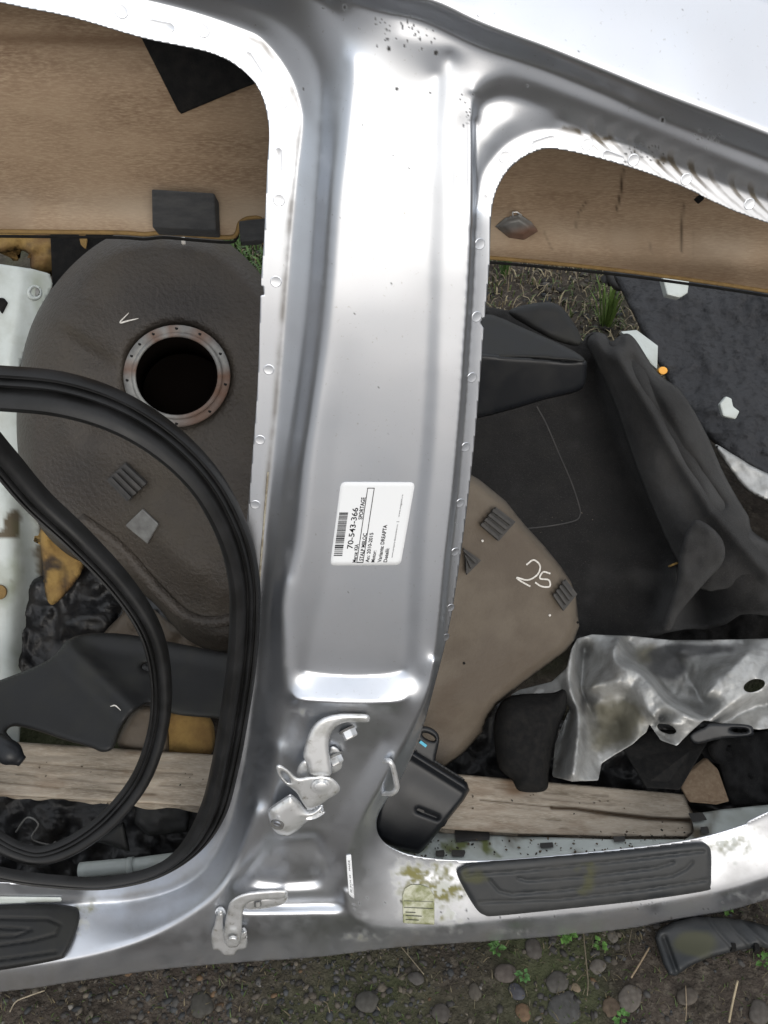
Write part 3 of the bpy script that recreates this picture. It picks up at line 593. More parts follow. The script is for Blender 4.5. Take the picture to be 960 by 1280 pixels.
# ---- hinges
def sh(name, outline, h, m, parent, th, dome=0., r=6, tilt=(0, 0, 0, 0), holes=()):
    cx, cy, kx, ky = tilt
    return sheet(name, outline, 1.5, lambda X, Y, S: T(X, Y, h + dome * (1 - rim(S, r)) + kx * (X - cx) + ky * (Y - cy)), m, parent, th, smooth_outline=True, holes=holes)
def ell(cx, cy, rx, ry, a=0, n=20): return [(cx + rx * math.cos(t) * math.cos(a) - ry * math.sin(t) * math.sin(a), cy + rx * math.cos(t) * math.sin(a) + ry * math.sin(t) * math.cos(a)) for t in np.linspace(0, 2 * math.pi, n, endpoint=False)]
uh = sh('upper_hinge', [(453, 892), (460, 893), (463, 898), (460, 903), (448, 903), (434, 903), (422, 907), (414, 917), (411, 932), (413, 952), (414, 968), (402, 971), (388, 968), (384, 955), (379, 945), (383, 925), (391, 908), (404, 897), (424, 892)], .066, 'bright', body, .006, dome=.006, r=7, tilt=(400, 930, 0, 0.00016))
uh['label'] = 'bright steel upper hinge arm bolted to the pillar foot'
sh('hinge_ear', [(345, 958), (350, 956), (360, 962), (372, 972), (390, 970), (412, 971), (424, 982), (423, 991), (410, 999), (402, 1005), (386, 1011), (378, 1003), (370, 990), (356, 979), (347, 967)], .074, 'bright', uh, .004, dome=.004, r=5, holes=[ell(357, 971, 9, 3.2, .9)])
sh('hinge_wing', [(371, 966), (374, 956), (381, 950), (387, 955), (386, 970), (376, 973)], .060, 'bright', uh, .004, dome=.004)
sh('hinge_barrel', [(335, 1013), (345, 1004), (357, 996), (364, 993), (374, 1001), (382, 1011), (390, 1013), (403, 1006), (402, 1014), (396, 1021), (384, 1027), (372, 1038), (358, 1045), (344, 1040), (337, 1028)], .058, 'bright', uh, .012, dome=.013, r=16)
q = T(*A((401, 982)), .079); cyl('hinge_boss', q, pn, .0125, .004, 'bright', uh); cyl('hinge_pin', T(*A((401, 982)), .083), pn, .0088, .004, 'bright', uh)
cyl('barrel_bush', T(*A((347, 1029)), .068), pn + A((-.3, 0, -.2)), .0095, .005, 'steel', uh); cyl('barrel_bush_core', T(*A((346.5, 1029)), .0735), pn + A((-.3, 0, -.2)), .005, .002, 'paint', uh)
for x, y in ((436, 914), (419, 947)):
    ax = pn * .75 + pe * .35 - pu * .62; c = T(*A((x - 2, y - 3)), .046)
    fl = cyl('bolt', c, ax, .0120, .0028, 'steel', uh); cyl('bolt_head', c + ax / np.linalg.norm(ax) * .0026, ax, .0098, .0105, 'bright', uh, hexa=True, sharp=20)
sh('hinge_foot', [(413, 935), (424, 938), (428, 955), (424, 963), (413, 965)], .048, 'bright', uh, .004, dome=.002)
lh = sh('lower_hinge', [(356, 1113), (358, 1120), (352, 1124), (330, 1125), (312, 1128), (305, 1136), (303, 1150), (302, 1168), (298, 1182), (286, 1184), (280, 1174), (281, 1155), (284, 1140), (288, 1127), (302, 1118), (325, 1114)], .080, 'bright', body, .006, dome=.003, r=4)
lh['label'] = 'smaller steel lower hinge hanging over the sill'
sh('hinge_bracket', [(264, 1168), (268, 1155), (272, 1140), (279, 1139), (281, 1162), (298, 1166), (308, 1164), (308, 1184), (297, 1188), (292, 1194), (280, 1194), (274, 1188), (266, 1186)], .066, 'bright', lh, .012, dome=.004, r=4)
cyl('hinge_pin', T(*A((291, 1173)), .088), pn, .0066, .0045, 'bright', lh)
sh('hinge_plate', [(300, 1127), (350, 1120), (357, 1114), (360, 1118), (358, 1127), (346, 1133), (310, 1137)], .062, 'bright', lh, .004, dome=.003)
cyl('bolt', T(*A((322, 1127)), .066), pn * .6 - pu * .7, .0055, .007, 'steel', lh, hexa=True, sharp=20)

# ============================================================ THE WEATHERSTRIP
strip = thing('door_seal', 'long black rubber door seal looped round the left opening, its free end curling inside', 'door seal', T(*A((150, 1110)), .0))
def seal_prof(w_, b_):
    """bulb at one side, two thin lips at the other; w_ width, b_ height"""
    p = []
    for i in range(9): a = math.pi * (1 - i / 8) ; p.append((-w_ * .5 + w_ * .33 * (1 - math.cos(math.pi - a)) , b_ * math.sin(a) * 1.0))
    p = [(-w_ * .5, -b_ * .3), (-w_ * .47, b_ * .35), (-w_ * .38, b_ * .78), (-w_ * .25, b_ * .98), (-w_ * .10, b_ * .90), (w_ * .03, b_ * .62), (w_ * .08, b_ * .18), (w_ * .12, b_ * .15), (w_ * .16, b_ * .55), (w_ * .22, b_ * .62), (w_ * .27, b_ * .5), (w_ * .29, b_ * .12),
         (w_ * .33, b_ * .1), (w_ * .36, b_ * .4), (w_ * .42, b_ * .45), (w_ * .5, b_ * .2), (w_ * .5, -b_ * .3)]
    return [(-u, v * 1.15) for u, v in p]
o1 = [(-90, 482, 10), (0, 486, 20), (80, 494, 26), (150, 517, 30), (210, 555, 30), (258, 605, 28), (290, 665, 22), (304, 720, 16), (306, 770, 14), (302, 830, 14), (292, 900, 14), (281, 960, 16), (266, 1015, 18), (238, 1060, 24), (195, 1090, 32), (130, 1104, 40), (60, 1101, 44), (0, 1092, 46), (-90, 1070, 46)]
q = spline(A(o1), 9); so = sweep('seal_strip', T(q[:, 0], q[:, 1], q[:, 2] * .001), seal_prof(.040, .017), 'rubber', strip, sharp=50, scale=.95 + .2 * sst(300, 60, q[:, 0]) * sst(700, 560, q[:, 1]) - .42 * sst(1000, 1085, q[:, 1]) * sst(300, 200, q[:, 0]) * 1.0)
o2 = [(-90, 500, -10), (-40, 528, -20), (0, 572, -40), (45, 625, -50), (98, 675, -50), (152, 733, -50), (188, 790, -46), (201, 850, -40), (198, 910, -30), (178, 970, -14), (142, 1018, 0), (98, 1052, 8), (55, 1068, 12), (20, 1062, 10), (-20, 1040, 0), (-90, 1000, -10)]
q = spline(A(o2), 9); sc = .75 + .25 * np.clip(q[:, 1] < 800, 0, 1) * 1.0
sc = .9 - .2 * sst(600, 900, q[:, 1]); si = sweep('seal_loop', T(q[:, 0], q[:, 1], q[:, 2] * .001), [(-u, v) for u, v in seal_prof(.040, .016)][::-1], 'rubber', strip, sharp=50, scale=sc)

# ============================================================ BEHIND THE PANEL
# ---- headliner board
bd = plane((0, 290, 1.20), (960, 365, 1.26), (480, 0, .90))
def board_d(X, Y):
    low = 288 + .075 * np.maximum(X - 230, 0) + 8 * np.sin(X / 190.)
    return bd(X, Y) + .05 * np.exp(-((Y - (low - 260)) / 60.) ** 2) - .02 * np.exp(-((Y - low) / 22.) ** 2) + .006 * fbm(X, Y, 200, 2, 4)
BO = [(-260, -120), (1230, -60), (1230, 416), (1100, 388), (960, 364), (860, 349), (760, 336), (680, 328), (612, 322), (500, 314), (400, 306), (345, 303), (330, 304), (328, 276), (312, 273), (300, 279), (296, 292), (285, 297), (240, 294), (205, 291), (180, 293), (150, 291), (60, 290), (-60, 289), (-260, 288)]
board = thing('headliner_board', 'large brown fibre headliner board standing upright behind both door openings', 'board', P(A(480), A(330), 1.25))
lowl = BO[2:]
def a_crack(X, Y, S):
    c = np.exp(-(dline([(779, 212), (776, 240), (771, 262)], X, Y) / 1.3) ** 2) + np.exp(-(dline([(854, 255), (852, 290), (852, 315)], X, Y) / 1.3) ** 2)
    c += .7 * np.exp(-(dline([(734, 250), (722, 268), (720, 285)], X, Y) / 1.1) ** 2) + .6 * np.exp(-(dline([(868, 290), (868, 325)], X, Y) / 1) ** 2) + .6 * np.exp(-(dline([(811, 300), (815, 318)], X, Y) / 1.1) ** 2) + .5 * np.exp(-(dline([(680, 290), (690, 312)], X, Y) / 1.1) ** 2)
    return c
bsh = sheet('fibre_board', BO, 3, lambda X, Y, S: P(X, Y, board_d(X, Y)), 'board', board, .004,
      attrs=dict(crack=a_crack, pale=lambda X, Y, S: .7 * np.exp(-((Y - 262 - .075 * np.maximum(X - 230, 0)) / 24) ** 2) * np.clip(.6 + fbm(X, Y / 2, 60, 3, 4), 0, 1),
                 stain_shade=lambda X, Y, S: .75 * np.exp(-((Y - 48 - .02 * X) / 9) ** 2) * (X < 340) + .4 * sst(.1, .6, fbm(X, Y, 120, 4, 14)) + .5 * blob(X, Y, 655, 290, 22, 10)))  # top left band is the roof rail's shade painted in; blotches are stains
edge = spline(lowl, 4)
ce = lambda q, dd: P(q[:, 0], q[:, 1], board_d(q[:, 0], q[:, 1]) + dd)
tube('foam_edge', ce(edge[(edge[:, 0] > -250) & (edge[:, 0] < 1225)] + A((0, 0)), -.002), .0032, 'foamedge', board, n=6)
e2 = edge[(edge[:, 0] > -250) & (edge[:, 0] < 1225)] + A((0, 6)); tube('cloth_edge', ce(e2, .002), .0022, 'felt', board, n=5)
def bp(pts, dd): pts = A(pts); return P(pts[:, 0], pts[:, 1], board_d(pts[:, 0], pts[:, 1]) + dd)
fb = hexa('foam_block', bp([(189, 236), (268, 241), (270, 288), (190, 284)], -.030), cF * .032, 'greyfoam', board, .002)
fb2 = sheet('felt_patch', [(176, 46), (225, 143), (340, 95), (370, 40), (260, 0)], 4, lambda X, Y, S: P(X, Y, board_d(X, Y) - .004), 'felt', board, .003); fb2['label'] = 'dark triangular felt patch'
hexa('foam_block', bp([(298, 276), (335, 272), (338, 300), (300, 302)], -.012), cF * .02, 'greyfoam', board, .002)
sheet('torn_flap', [(619, 283), (632, 272), (650, 268), (664, 277), (673, 289), (655, 300), (636, 297)], 2, lambda X, Y, S: P(X, Y, board_d(X, Y) - .002 - .010 * sst(0, 8, S) + .0), 'steel', board, .001, attrs=dict(rust=lambda X, Y, S: sst(280, 294, Y + .3 * (X - 645)) * .8))
tube('wire_clip', bp([(641, 271), (641, 265), (646, 265), (652, 269)], -.008), .0012, 'bright', board, n=6)
hexa('wire_tab', bp([(870, 246), (877, 242), (881, 248), (876, 252)], -.05), cF * .01, 'felt', board, .001)

# ---- left fuel tank
tk = thing('fuel_tank', 'dusty black fuel tank with a round open hole and steel ring, left of the pillar', 'fuel tank', P(A(180), A(790), 1.62))
td = plane((180, 300, 1.40), (60, 700, 1.50), (310, 700, 1.46))
TO = [(130, 300), (180, 286), (250, 290), (296, 312), (345, 370), (380, 450), (385, 600), (375, 720), (340, 790), (285, 815), (235, 800), (190, 752), (140, 720), (80, 690), (40, 640), (22, 560), (24, 470), (42, 400), (80, 342)]
tlines = [hx([(90, 340), (60, 400), (42, 470), (40, 560)], 6), hx([(120, 345), (85, 400), (66, 480)], 24), hx([(200, 330), (240, 350), (300, 400)], 36),
          hx([(78, 405), (110, 425), (145, 450)], 26), hx([(72, 412), (104, 434), (140, 460)], 14), hx([(84, 470), (130, 474), (150, 480)], 30), hx([(110, 370), (150, 400), (160, 440)], 30),
          hx(ell(220, 470, 85, 74) + ell(220, 470, 85, 74)[:1], 34), hx(ell(220, 470, 62, 56) + ell(220, 470, 62, 56)[:1], 42),
          hx([(80, 520), (88, 550), (96, 560)], 22), hx([(105, 520), (112, 545), (118, 540)], 14), hx([(120, 560), (180, 600), (250, 640)], 30), hx([(100, 640), (160, 690), (220, 745), (255, 770), (290, 768)], 12), hx([(180, 640), (215, 690), (250, 720)], 44), hx([(280, 600), (285, 700), (280, 745)], 40)]
TR = Relief((0, 260, 400, 830), 3, tlines, 80, 2.0)
def tankpos(e=0.):
    return lambda X, Y, S=None: P(X, Y, td(X, Y) + .10 * (rim(S, 26) if S is not None else 0) - TR(X, Y) * 1.4 - e)
hole = ell(219, 469, 53, 51, 0, 36)
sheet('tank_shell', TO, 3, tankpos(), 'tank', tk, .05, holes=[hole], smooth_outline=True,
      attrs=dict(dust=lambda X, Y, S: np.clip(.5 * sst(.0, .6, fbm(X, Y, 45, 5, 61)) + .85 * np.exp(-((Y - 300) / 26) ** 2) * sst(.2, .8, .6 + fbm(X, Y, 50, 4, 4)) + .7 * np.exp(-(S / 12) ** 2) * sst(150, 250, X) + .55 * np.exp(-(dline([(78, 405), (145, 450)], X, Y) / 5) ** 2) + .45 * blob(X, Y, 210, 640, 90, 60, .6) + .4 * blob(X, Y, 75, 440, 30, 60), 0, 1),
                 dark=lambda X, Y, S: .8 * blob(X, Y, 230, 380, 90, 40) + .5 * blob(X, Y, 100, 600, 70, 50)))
# the opening: neck, inside and the ring of steel with its screws
ctr = tankpos()(A([219.]), A([469.]), A([99.]))[0]
nT = -cF * .97 + cU * .24; nT /= np.linalg.norm(nT)
hp = A(hole + hole[:1])
sweep('tank_neck', tankpos(.001)(hp[:, 0], hp[:, 1], np.full(len(hp), 99.)), [(-.002, .001), (.002, .001), (.002, -.07), (-.002, -.07)], 'tankhole', tk, nrm=nT, cap=False)
cyl('tank_inside', ctr - nT * .072, -nT, .078, .09, 'tankhole', tk, n=24)
def ringpos(r0, r1, e0, e1, nm, m, par, seg=48, y0=0.):
    V = []; prof = [(r0, e0 - .004), (r0, e0), (r0 + .15 * (r1 - r0), e1), (r1 - .15 * (r1 - r0), e1), (r1, e0), (r1, e0 - .006)]
    for rr, e in prof:
        for i in range(seg):
            t = 2 * math.pi * i / seg; x = 221 + rr * math.cos(t); y = 470 + y0 + rr * .955 * math.sin(t); V.append(P(A(x), A(y), td(x, y) - .059 - e))
    k = len(prof); Fc = [(a * seg + i, a * seg + (i + 1) % seg, (a + 1) * seg + (i + 1) % seg, (a + 1) * seg + i) for a in range(k - 1) for i in range(seg)]
    tt = np.tile(np.linspace(0, 360, seg, endpoint=False), k)
    rust = sum(np.exp(-(((tt - c + 180) % 360 - 180) / wd) ** 2) for c, wd in ((-60, 12), (60, 28), (-95, 6), (-118, 8), (20, 14), (190, 8), (0, 8)))
    return new(nm, V, Fc, m, par, attrs=dict(rust=np.clip(rust * .7, 0, 1)))
rg = ringpos(53, 67, .004, .007, 'lock_ring', 'steel', tk)
ringpos(51, 57, .008, .011, 'ring_lip', 'steel', rg)
for a in (-118, -90, -62, -28, 10, 48, 90, 150, 175, 205, 222):
    x = 221 + 62 * math.cos(rad(a)); y = 470 + 59.5 * math.sin(rad(a)); cyl('ring_screw', P(A(x), A(y), td(x, y) - .065), nT, .0027, .0015, 'felt', rg, n=10)
def pad(par, q, posf, n, m='pad', e=.004, hgt=.008):
    q = A(q)   # corner quad in photo order; n ribs across the first edge
    base = new('rubber_pad', posf(q[:, 0], q[:, 1], e), [(3, 2, 1, 0)], m, par, smooth=False); solid(base, .004, 1)
    for k in range(n):
        a0 = (k + .12) / n; a1 = (k + .72) / n
        r = A([q[0] * (1 - a0) + q[1] * a0, q[0] * (1 - a1) + q[1] * a1, q[3] * (1 - a1) + q[2] * a1, q[3] * (1 - a0) + q[2] * a0])
        hexa('pad_rib', posf(r[:, 0], r[:, 1], e + hgt + .004), cF * hgt, m, base, .0012)
tp = lambda X, Y, e: tankpos(e)(X, Y, np.full(np.shape(X), 99.))
pad(tk, [(135, 600), (158, 578), (185, 603), (160, 626)][::1], tp, 4)
pq = [(156, 657), (178, 636), (198, 655), (184, 680)]; pp = A(pq); hexa('metal_tab', tp(pp[:, 0], pp[:, 1], .010), cF * .01, 'steel', tk, .002)
ribbon('chalk_tick', [(161, 391), (150, 403), (160, 401), (173, 398)], lambda x, y: tp(x, y, .0015), 2.0, 'chalk', tk, taper=True)
hexa('white_nib', tp(A([226, 231, 231, 227]), A([296, 296, 305, 305]), .012), cF * .006, 'chalk', tk, .001)
ql = spline([(100, 648), (150, 684), (195, 735), (230, 768), (262, 778), (300, 772)], 6); sweep('tank_flange', tp(ql[:, 0], ql[:, 1], .006), [(-.009, -.002), (-.009, .002), (.009, .002), (.009, -.002)], 'tank', tk, nrm=nT)

# ---- right fuel tank half, chalked 25
t2 = thing('fuel_tank', 'brown plastic fuel tank marked 25 in white, leaning behind the right edge of the pillar', 'fuel tank', P(A(600), A(950), 1.55))
d2 = plane((600, 620, 1.42), (720, 780, 1.52), (560, 940, 1.46))
T2 = [(500, 556), (560, 576), (600, 600), (632, 626), (655, 655), (680, 682), (701, 708), (713, 726), (720, 743), (724, 783), (718, 800), (707, 814), (680, 834), (659, 850), (620, 882), (609, 898), (603, 915), (580, 941), (555, 960), (500, 968), (460, 960), (450, 760)]
R2 = Relief((430, 540, 740, 980), 3, [hx([(560, 600), (640, 660), (690, 740), (700, 790)], 30), hx([(530, 860), (600, 880), (640, 860)], 26), hx([(540, 910), (580, 930), (600, 915)], 10), hx([(520, 900), (560, 912), (590, 905)], 14), hx([(600, 790), (570, 830), (556, 862)], 30), hx([(560, 640), (580, 720), (560, 800)], 36), hx([(612, 700), (640, 760), (632, 830)], 33)], 60, 2.)
def t2pos(X, Y, S=None, e=0.): return P(X, Y, d2(X, Y) + .06 * (rim(S, 11) if S is not None else 0) - R2(X, Y) * 1.2 - e)
sheet('tank_shell', T2, 3, lambda X, Y, S: t2pos(X, Y, S), 'tank2', t2, .05, attrs=dict(dust=lambda X, Y, S: .5 * sst(.1, .6, fbm(X, Y, 60, 4, 7)) + .5 * np.exp(-(S / 9) ** 2)))
p2 = lambda X, Y, e: t2pos(X, Y, np.full(np.shape(X), 99.), e)
pad(t2, [(600, 657), (619, 634), (643, 652), (622, 676)], p2, 4); pad(t2, [(583, 700), (578, 685), (600, 700), (582, 718)], p2, 3); pad(t2, [(691, 745), (706, 724), (720, 742), (703, 763)], p2, 4)
for st_ in ([(658, 706), (667, 700), (675, 707), (672, 718), (660, 725), (646, 722), (652, 727), (663, 733)], [(688, 717), (679, 715), (675, 723), (686, 725), (687, 733), (677, 733), (669, 728)]):
    o = ribbon('chalk_figure', st_, lambda x, y: p2(x, y, .0012), 2.0, 'chalk', t2)
for x, y in ((603, 676), (687, 769), (580, 829), (722, 778)): cyl('rivet', p2(A([x]), A([y]), .0005)[0], -cF, .0022, .002, 'chalk' if y < 770 else 'felt', t2, n=8)

# ---- weathered plank
plk = thing('wooden_plank', 'long weathered grey wooden plank lying across the heap behind the panel', 'plank', P(A(480), A(1000), 1.42))
pd = plane((0, 930, 1.36), (860, 995, 1.48), (400, 1040, 1.345))
PO = [(-260, 908), (0, 926), (120, 934), (250, 942), (420, 955), (600, 970), (760, 984), (857, 993), (862, 1012), (866, 1040), (858, 1046), (760, 1046), (640, 1042), (560, 1037), (400, 1022), (240, 1008), (0, 994), (-260, 980)]
split = [(690, 1010), (720, 1011), (760, 1017), (810, 1023), (862, 1026)]
def a_wcr(X, Y, S):
    c = np.exp(-(dline([(600, 1000), (690, 1009)], X, Y) / 1.) ** 2) * .8
    for k, (x0, y0, x1) in enumerate([(0, 950, 240), (20, 968, 230), (0, 978, 200), (560, 1015, 700), (640, 995, 850), (700, 1035, 860), (600, 983, 760), (90, 985, 240)]):
        c += .55 * np.exp(-(dline([(x0, y0), ((x0 + x1) / 2, y0 + .04 * (x1 - x0) + 2), (x1, y0 + .075 * (x1 - x0))], X, Y) / 1.3) ** 2) * sst(.3, .6, .5 + fbm(X, Y, 30, 2, k))
    return c + np.exp(-(dline(split, X, Y) / 2.4) ** 2) * 1.2
sheet('plank_board', PO, 1.6, lambda X, Y, S: P(X, Y, pd(X, Y) + .012 * np.exp(-(dline(split, X, Y) / 2.2) ** 2) * sst(700, 760, X) + .004 * rim(S, 4) + .0015 * fbm(X / 9, Y, 7, 3, 3)), 'wood', plk, .028,
      attrs=dict(crack=a_wcr, stain_shade=lambda X, Y, S: .8 * (blob(X, Y, 644, 990, 16, 6) + blob(X, Y, 640, 978, 12, 8) + .6 * blob(X, Y, 166, 940, 8, 3) + .6 * blob(X, Y, 158, 966, 6, 4)) + .4 * sst(.1, .6, fbm(X / 3, Y, 20, 4, 8))))

# ---- black trim panel on the plank
bt = thing('trim_panel', 'dusty black plastic trim panel lying on the left part of the plank', 'trim panel', P(A(120), A(930), 1.30))
bdp = plane((0, 900, 1.28), (270, 830, 1.36), (100, 800, 1.40))
BT = [(-200, 880), (-60, 868), (0, 850), (60, 825), (85, 800), (110, 792), (150, 792), (200, 800), (300, 820), (330, 830), (330, 905), (270, 898), (220, 893), (190, 880), (175, 885), (160, 897), (150, 915), (142, 935), (128, 940), (112, 934), (80, 925), (50, 915), (20, 908), (8, 914), (0, 935), (-200, 940)]
BR = Relief((-210, 770, 340, 950), 3, [hx([(85, 805), (120, 840), (170, 890)], 30), hx([(70, 822), (100, 852), (150, 900)], 6), hx([(100, 800), (140, 835), (190, 872)], 10), hx([(0, 870), (60, 880), (110, 925)], 0), hx([(110, 798), (200, 808), (320, 828)], 14), hx([(120, 810), (200, 822), (320, 842)], 2), hx([(190, 850), (320, 880)], 2)], 60, 1.6)
sheet('trim_skin', BT, 2.5, lambda X, Y, S: P(X, Y, bdp(X, Y) + .012 * rim(S, 7) - BR(X, Y)), 'trim', bt, .004, smooth_outline=True, holes=[ell(186, 834, 9, 5, .1)])
ribbon('paint_scratch', [(138, 883), (144, 882), (151, 888)], lambda x, y: P(x, y, bdp(x, y) - BR(x, y) - .0012), 1.6, 'chalk', bt, taper=True)
bm_ = thing('hose_end', 'dark plastic hose end with a small turquoise mark, at the left edge on the plank', 'hose', P(A(15), A(955), 1.2))
q = spline(A([(-90, 905, 1.24), (-20, 925, 1.22), (10, 940, 1.2), (28, 952, 1.2)]), 6); sweep('hose_body', P(q[:, 0], q[:, 1], q[:, 2]), circ(.017, 14), 'plastic', bm_, nrm=-cF, scale=1 - .55 * sst(.7, 1, np.linspace(0, 1, len(q))))
ribbon('blue_mark', [(-6, 925), (3, 927), (11, 931)], lambda x, y: P(x, y, 1.2 + 0 * x), 4, 'blue', bm_)

# ---- white body piece at the left edge
wb = thing('white_body_piece', 'pale rusty white sheet metal body piece at the left edge beside the tank', 'car panel', P(A(0), A(1050), 1.6))
WO = [(-240, 320), (-60, 326), (0, 330), (40, 336), (62, 342), (66, 356), (50, 390), (35, 430), (20, 470), (30, 600), (55, 660), (52, 740), (44, 800), (30, 840), (24, 930), (30, 1060), (26, 1090), (-240, 1090)]
WR = Relief((-250, 300, 80, 1100), 4, [hx([(28, 335), (20, 400), (10, 460)], 14), hx([(36, 336), (28, 400), (20, 450)], 2), hx([(18, 335), (10, 400), (0, 460)], 2), hx([(-100, 320), (-100, 1090)], 0), hx([(10, 620), (20, 700), (16, 800), (8, 900)], 6), hx([(40, 640), (46, 740), (34, 830)], -60), hx([(66, 350), (30, 450)], -8)], 60, 1.5)
wd = plane((0, 340, 1.62), (0, 1000, 1.60), (-200, 700, 1.5))
wpos = lambda X, Y, S=None, e=0.: P(X, Y, wd(X, Y) - WR(X, Y) - e)
sheet('white_skin', WO, 4, lambda X, Y, S: wpos(X, Y), 'white', wb, .003, attrs=dict(grime=lambda X, Y, S: sst(.3, .5, blob(X, Y, 16, 655, 9, 14) * 1.2 + blob(X, Y, 3, 668, 8, 5) + .28 * (fbm(X, Y, 14, 4, 2) + .5) + .7 * np.exp(-((X - 60) / 12.) ** 2) * (Y > 640)), moss=lambda X, Y, S: .5 * sst(.4, .8, fbm(X, Y, 60, 4, 11) + .3)))
g_ = sheet('square_grommet', ell(43, 366, 10, 10, 0, 16), 2, lambda X, Y, S: wpos(X, Y, e=.004 * (1 - rim(S, 4))), 'white', wb, .002, holes=[ell(44, 365, 5.5, 5.5, 0, 10)])
cyl('grommet_core', wpos(A([44.]), A([365.]), e=-.001)[0], -cF, .008, .001, 'steel', wb, n=12)
hexa('slot_plug', wpos(A([-12, 4, 9, 2]), A([372, 372, 378, 392]), e=.006), cF * .006, 'felt', wb, .002)
cyl('oval_plug', wpos(A([0.]), A([740.]), e=-.001)[0], -cF, .014, .006, 'foamedge', wb, n=14)
# ---- yellow foam lumps
def lump(label_, cat, outline, d, amp, m='foam', thick=.05, step=3, seed=1, name='foam_lump', attrs=None, r=9):
    f = d if callable(d) else (lambda x, y: A(d) + 0 * A(x))
    o = sheet(name, outline, step, lambda X, Y, S: P(X, Y, f(X, Y) + .02 * rim(S, r) - amp * fbm(X, Y, 26, 4, seed)), m, None, thick, smooth_outline=True, attrs=attrs)
    return tag(o, label_, cat)
gm = dict(grime=lambda X, Y, S: sst(.1, .5, fbm(X, Y, 22, 4, 31)))
lump('yellow seat foam block at the upper left edge under the headliner board', 'foam', [(-120, 276), (0, 278), (40, 280), (66, 284), (66, 336), (40, 336), (36, 318), (20, 312), (0, 316), (-120, 320)], 1.75, .03, attrs=gm, seed=3)
lump('brownish yellow foam piece wedged between white metal and the left tank', 'foam', [(52, 640), (90, 640), (104, 690), (102, 715), (80, 745), (62, 755), (54, 720)], 1.62, .02, attrs=gm, seed=5)
lump('small clean yellow foam block above the plank, beside the seal', 'foam', [(208, 892), (262, 896), (262, 945), (206, 943)], 1.42, .006, seed=6)
lump('pale grey foam wedge above the plank, under the black trim panel', 'foam', [(150, 935), (156, 905), (172, 885), (190, 882), (205, 890), (208, 945)], 1.40, .006, m='felt' if 0 else 'tank2', seed=7)
lump('dusty grey cloth scrap below the left tank', 'cloth', [(130, 800), (150, 770), (170, 752), (190, 760), (230, 790), (280, 800), (285, 816), (200, 812)], 1.60, .02, m='tank2', seed=9)
# ---- black board with cut-out, upper left
hb = thing('black_board', 'black board with a rounded cut-out behind the left tank, under the headliner', 'board', P(A(85), A(345), 1.7))
hexa('board_panel', P(A([62, 150, 150, 66]), A([270, 270, 380, 380]), A([1.68, 1.66, 1.68, 1.70])), cF * .01, 'felt', hb, .001)
sheet('foam_peep', [(98, 293), (106, 292), (109, 300), (107, 312), (101, 306)], 2, lambda X, Y, S: P(X, Y, 1.66 + 0 * X), 'foam', hb, .003)
# ---- black polythene: one bag, and sheets added to keep shaded gaps black
def bag(label_, outline, d, amp=.06, seed=1, m='bag', cat='plastic bag', name='gap_filler_bag'):
    f = d if callable(d) else (lambda x, y: A(d) + 0 * A(x))
    return tag(sheet(name, outline, 4, lambda X, Y, S: P(X, Y, f(X, Y) - amp * np.abs(fbm(X, Y, 60, 5, seed)) + .05 * rim(S, 14)), m, None, .004, smooth_outline=True), label_, cat)
bag('crumpled shiny black plastic bag between the white metal and the black trim panel', [(30, 900), (30, 740), (90, 715), (130, 690), (190, 740), (240, 800), (330, 830), (330, 880), (200, 900)], 1.66, .08, 2)
bag('dark filler sheet added to blacken the shaded gap under the plank inside the left opening', [(-100, 960), (100, 965), (330, 990), (330, 1100), (200, 1125), (-100, 1125)], 1.50, .06, 4)
bag('glossy black filler sheet added to darken the gap under the crumpled foil, just above the plank', [(560, 860), (700, 900), (800, 900), (960, 900), (1160, 920), (1160, 1010), (900, 1020), (700, 1000), (560, 990)], 1.62, .07, 6)
shd = tag(sheet('plastic_shard', [(170, 1003), (200, 1000), (240, 1006), (235, 1040), (185, 1045), (168, 1030)], 3, lambda X, Y, S: P(X, Y, 1.40 + .01 * rim(S, 6) - .01 * fbm(X, Y, 30, 3, 2)), 'trim', None, .004), 'small black plastic shard under the plank, right of the rubber loop', 'plastic piece')
shd2 = tag(sheet('plastic_shard', [(118, 1052), (155, 1026), (163, 1066), (140, 1058)], 3, lambda X, Y, S: P(X, Y, 1.38 + .01 * rim(S, 5)), 'trim', None, .004), 'triangular black plastic shard above the white pipe', 'plastic piece')
pipe = thing('white_pipe', 'dirty white pipe with a joint just above the rear sill in the left opening', 'pipe', P(A(150), A(1085), 1.42))
q = P(np.linspace(100, 168, 8), np.linspace(1088, 1082, 8), np.full(8, 1.42)); tube('pipe_section', q, .013, 'white', pipe, n=14, nrm=-cF)
q = P(np.linspace(166, 225, 6), np.linspace(1082, 1074, 6), np.full(6, 1.42)); tube('pipe_section', q, .012, 'white', pipe, n=14, nrm=-cF)
q = P(np.linspace(160, 167, 3), np.linspace(1083, 1082, 3), np.full(3, 1.42)); tube('pipe_collar', q, .0145, 'white', pipe, n=14, nrm=-cF)
for k, (x, y) in enumerate([(28, 1020), (40, 1035), (34, 1050), (52, 1028), (44, 1015)]):
    pass
tag(tube('bent_wire', P(*spline(A([(20, 1040, 1.45), (34, 1022, 1.42), (48, 1030, 1.4), (40, 1048, 1.42), (62, 1056, 1.43), (70, 1052, 1.43)]), 5).T), .0016, 'steel', None, n=6), 'thin bent wire tangled in the dark gap at the lower left', 'wire')

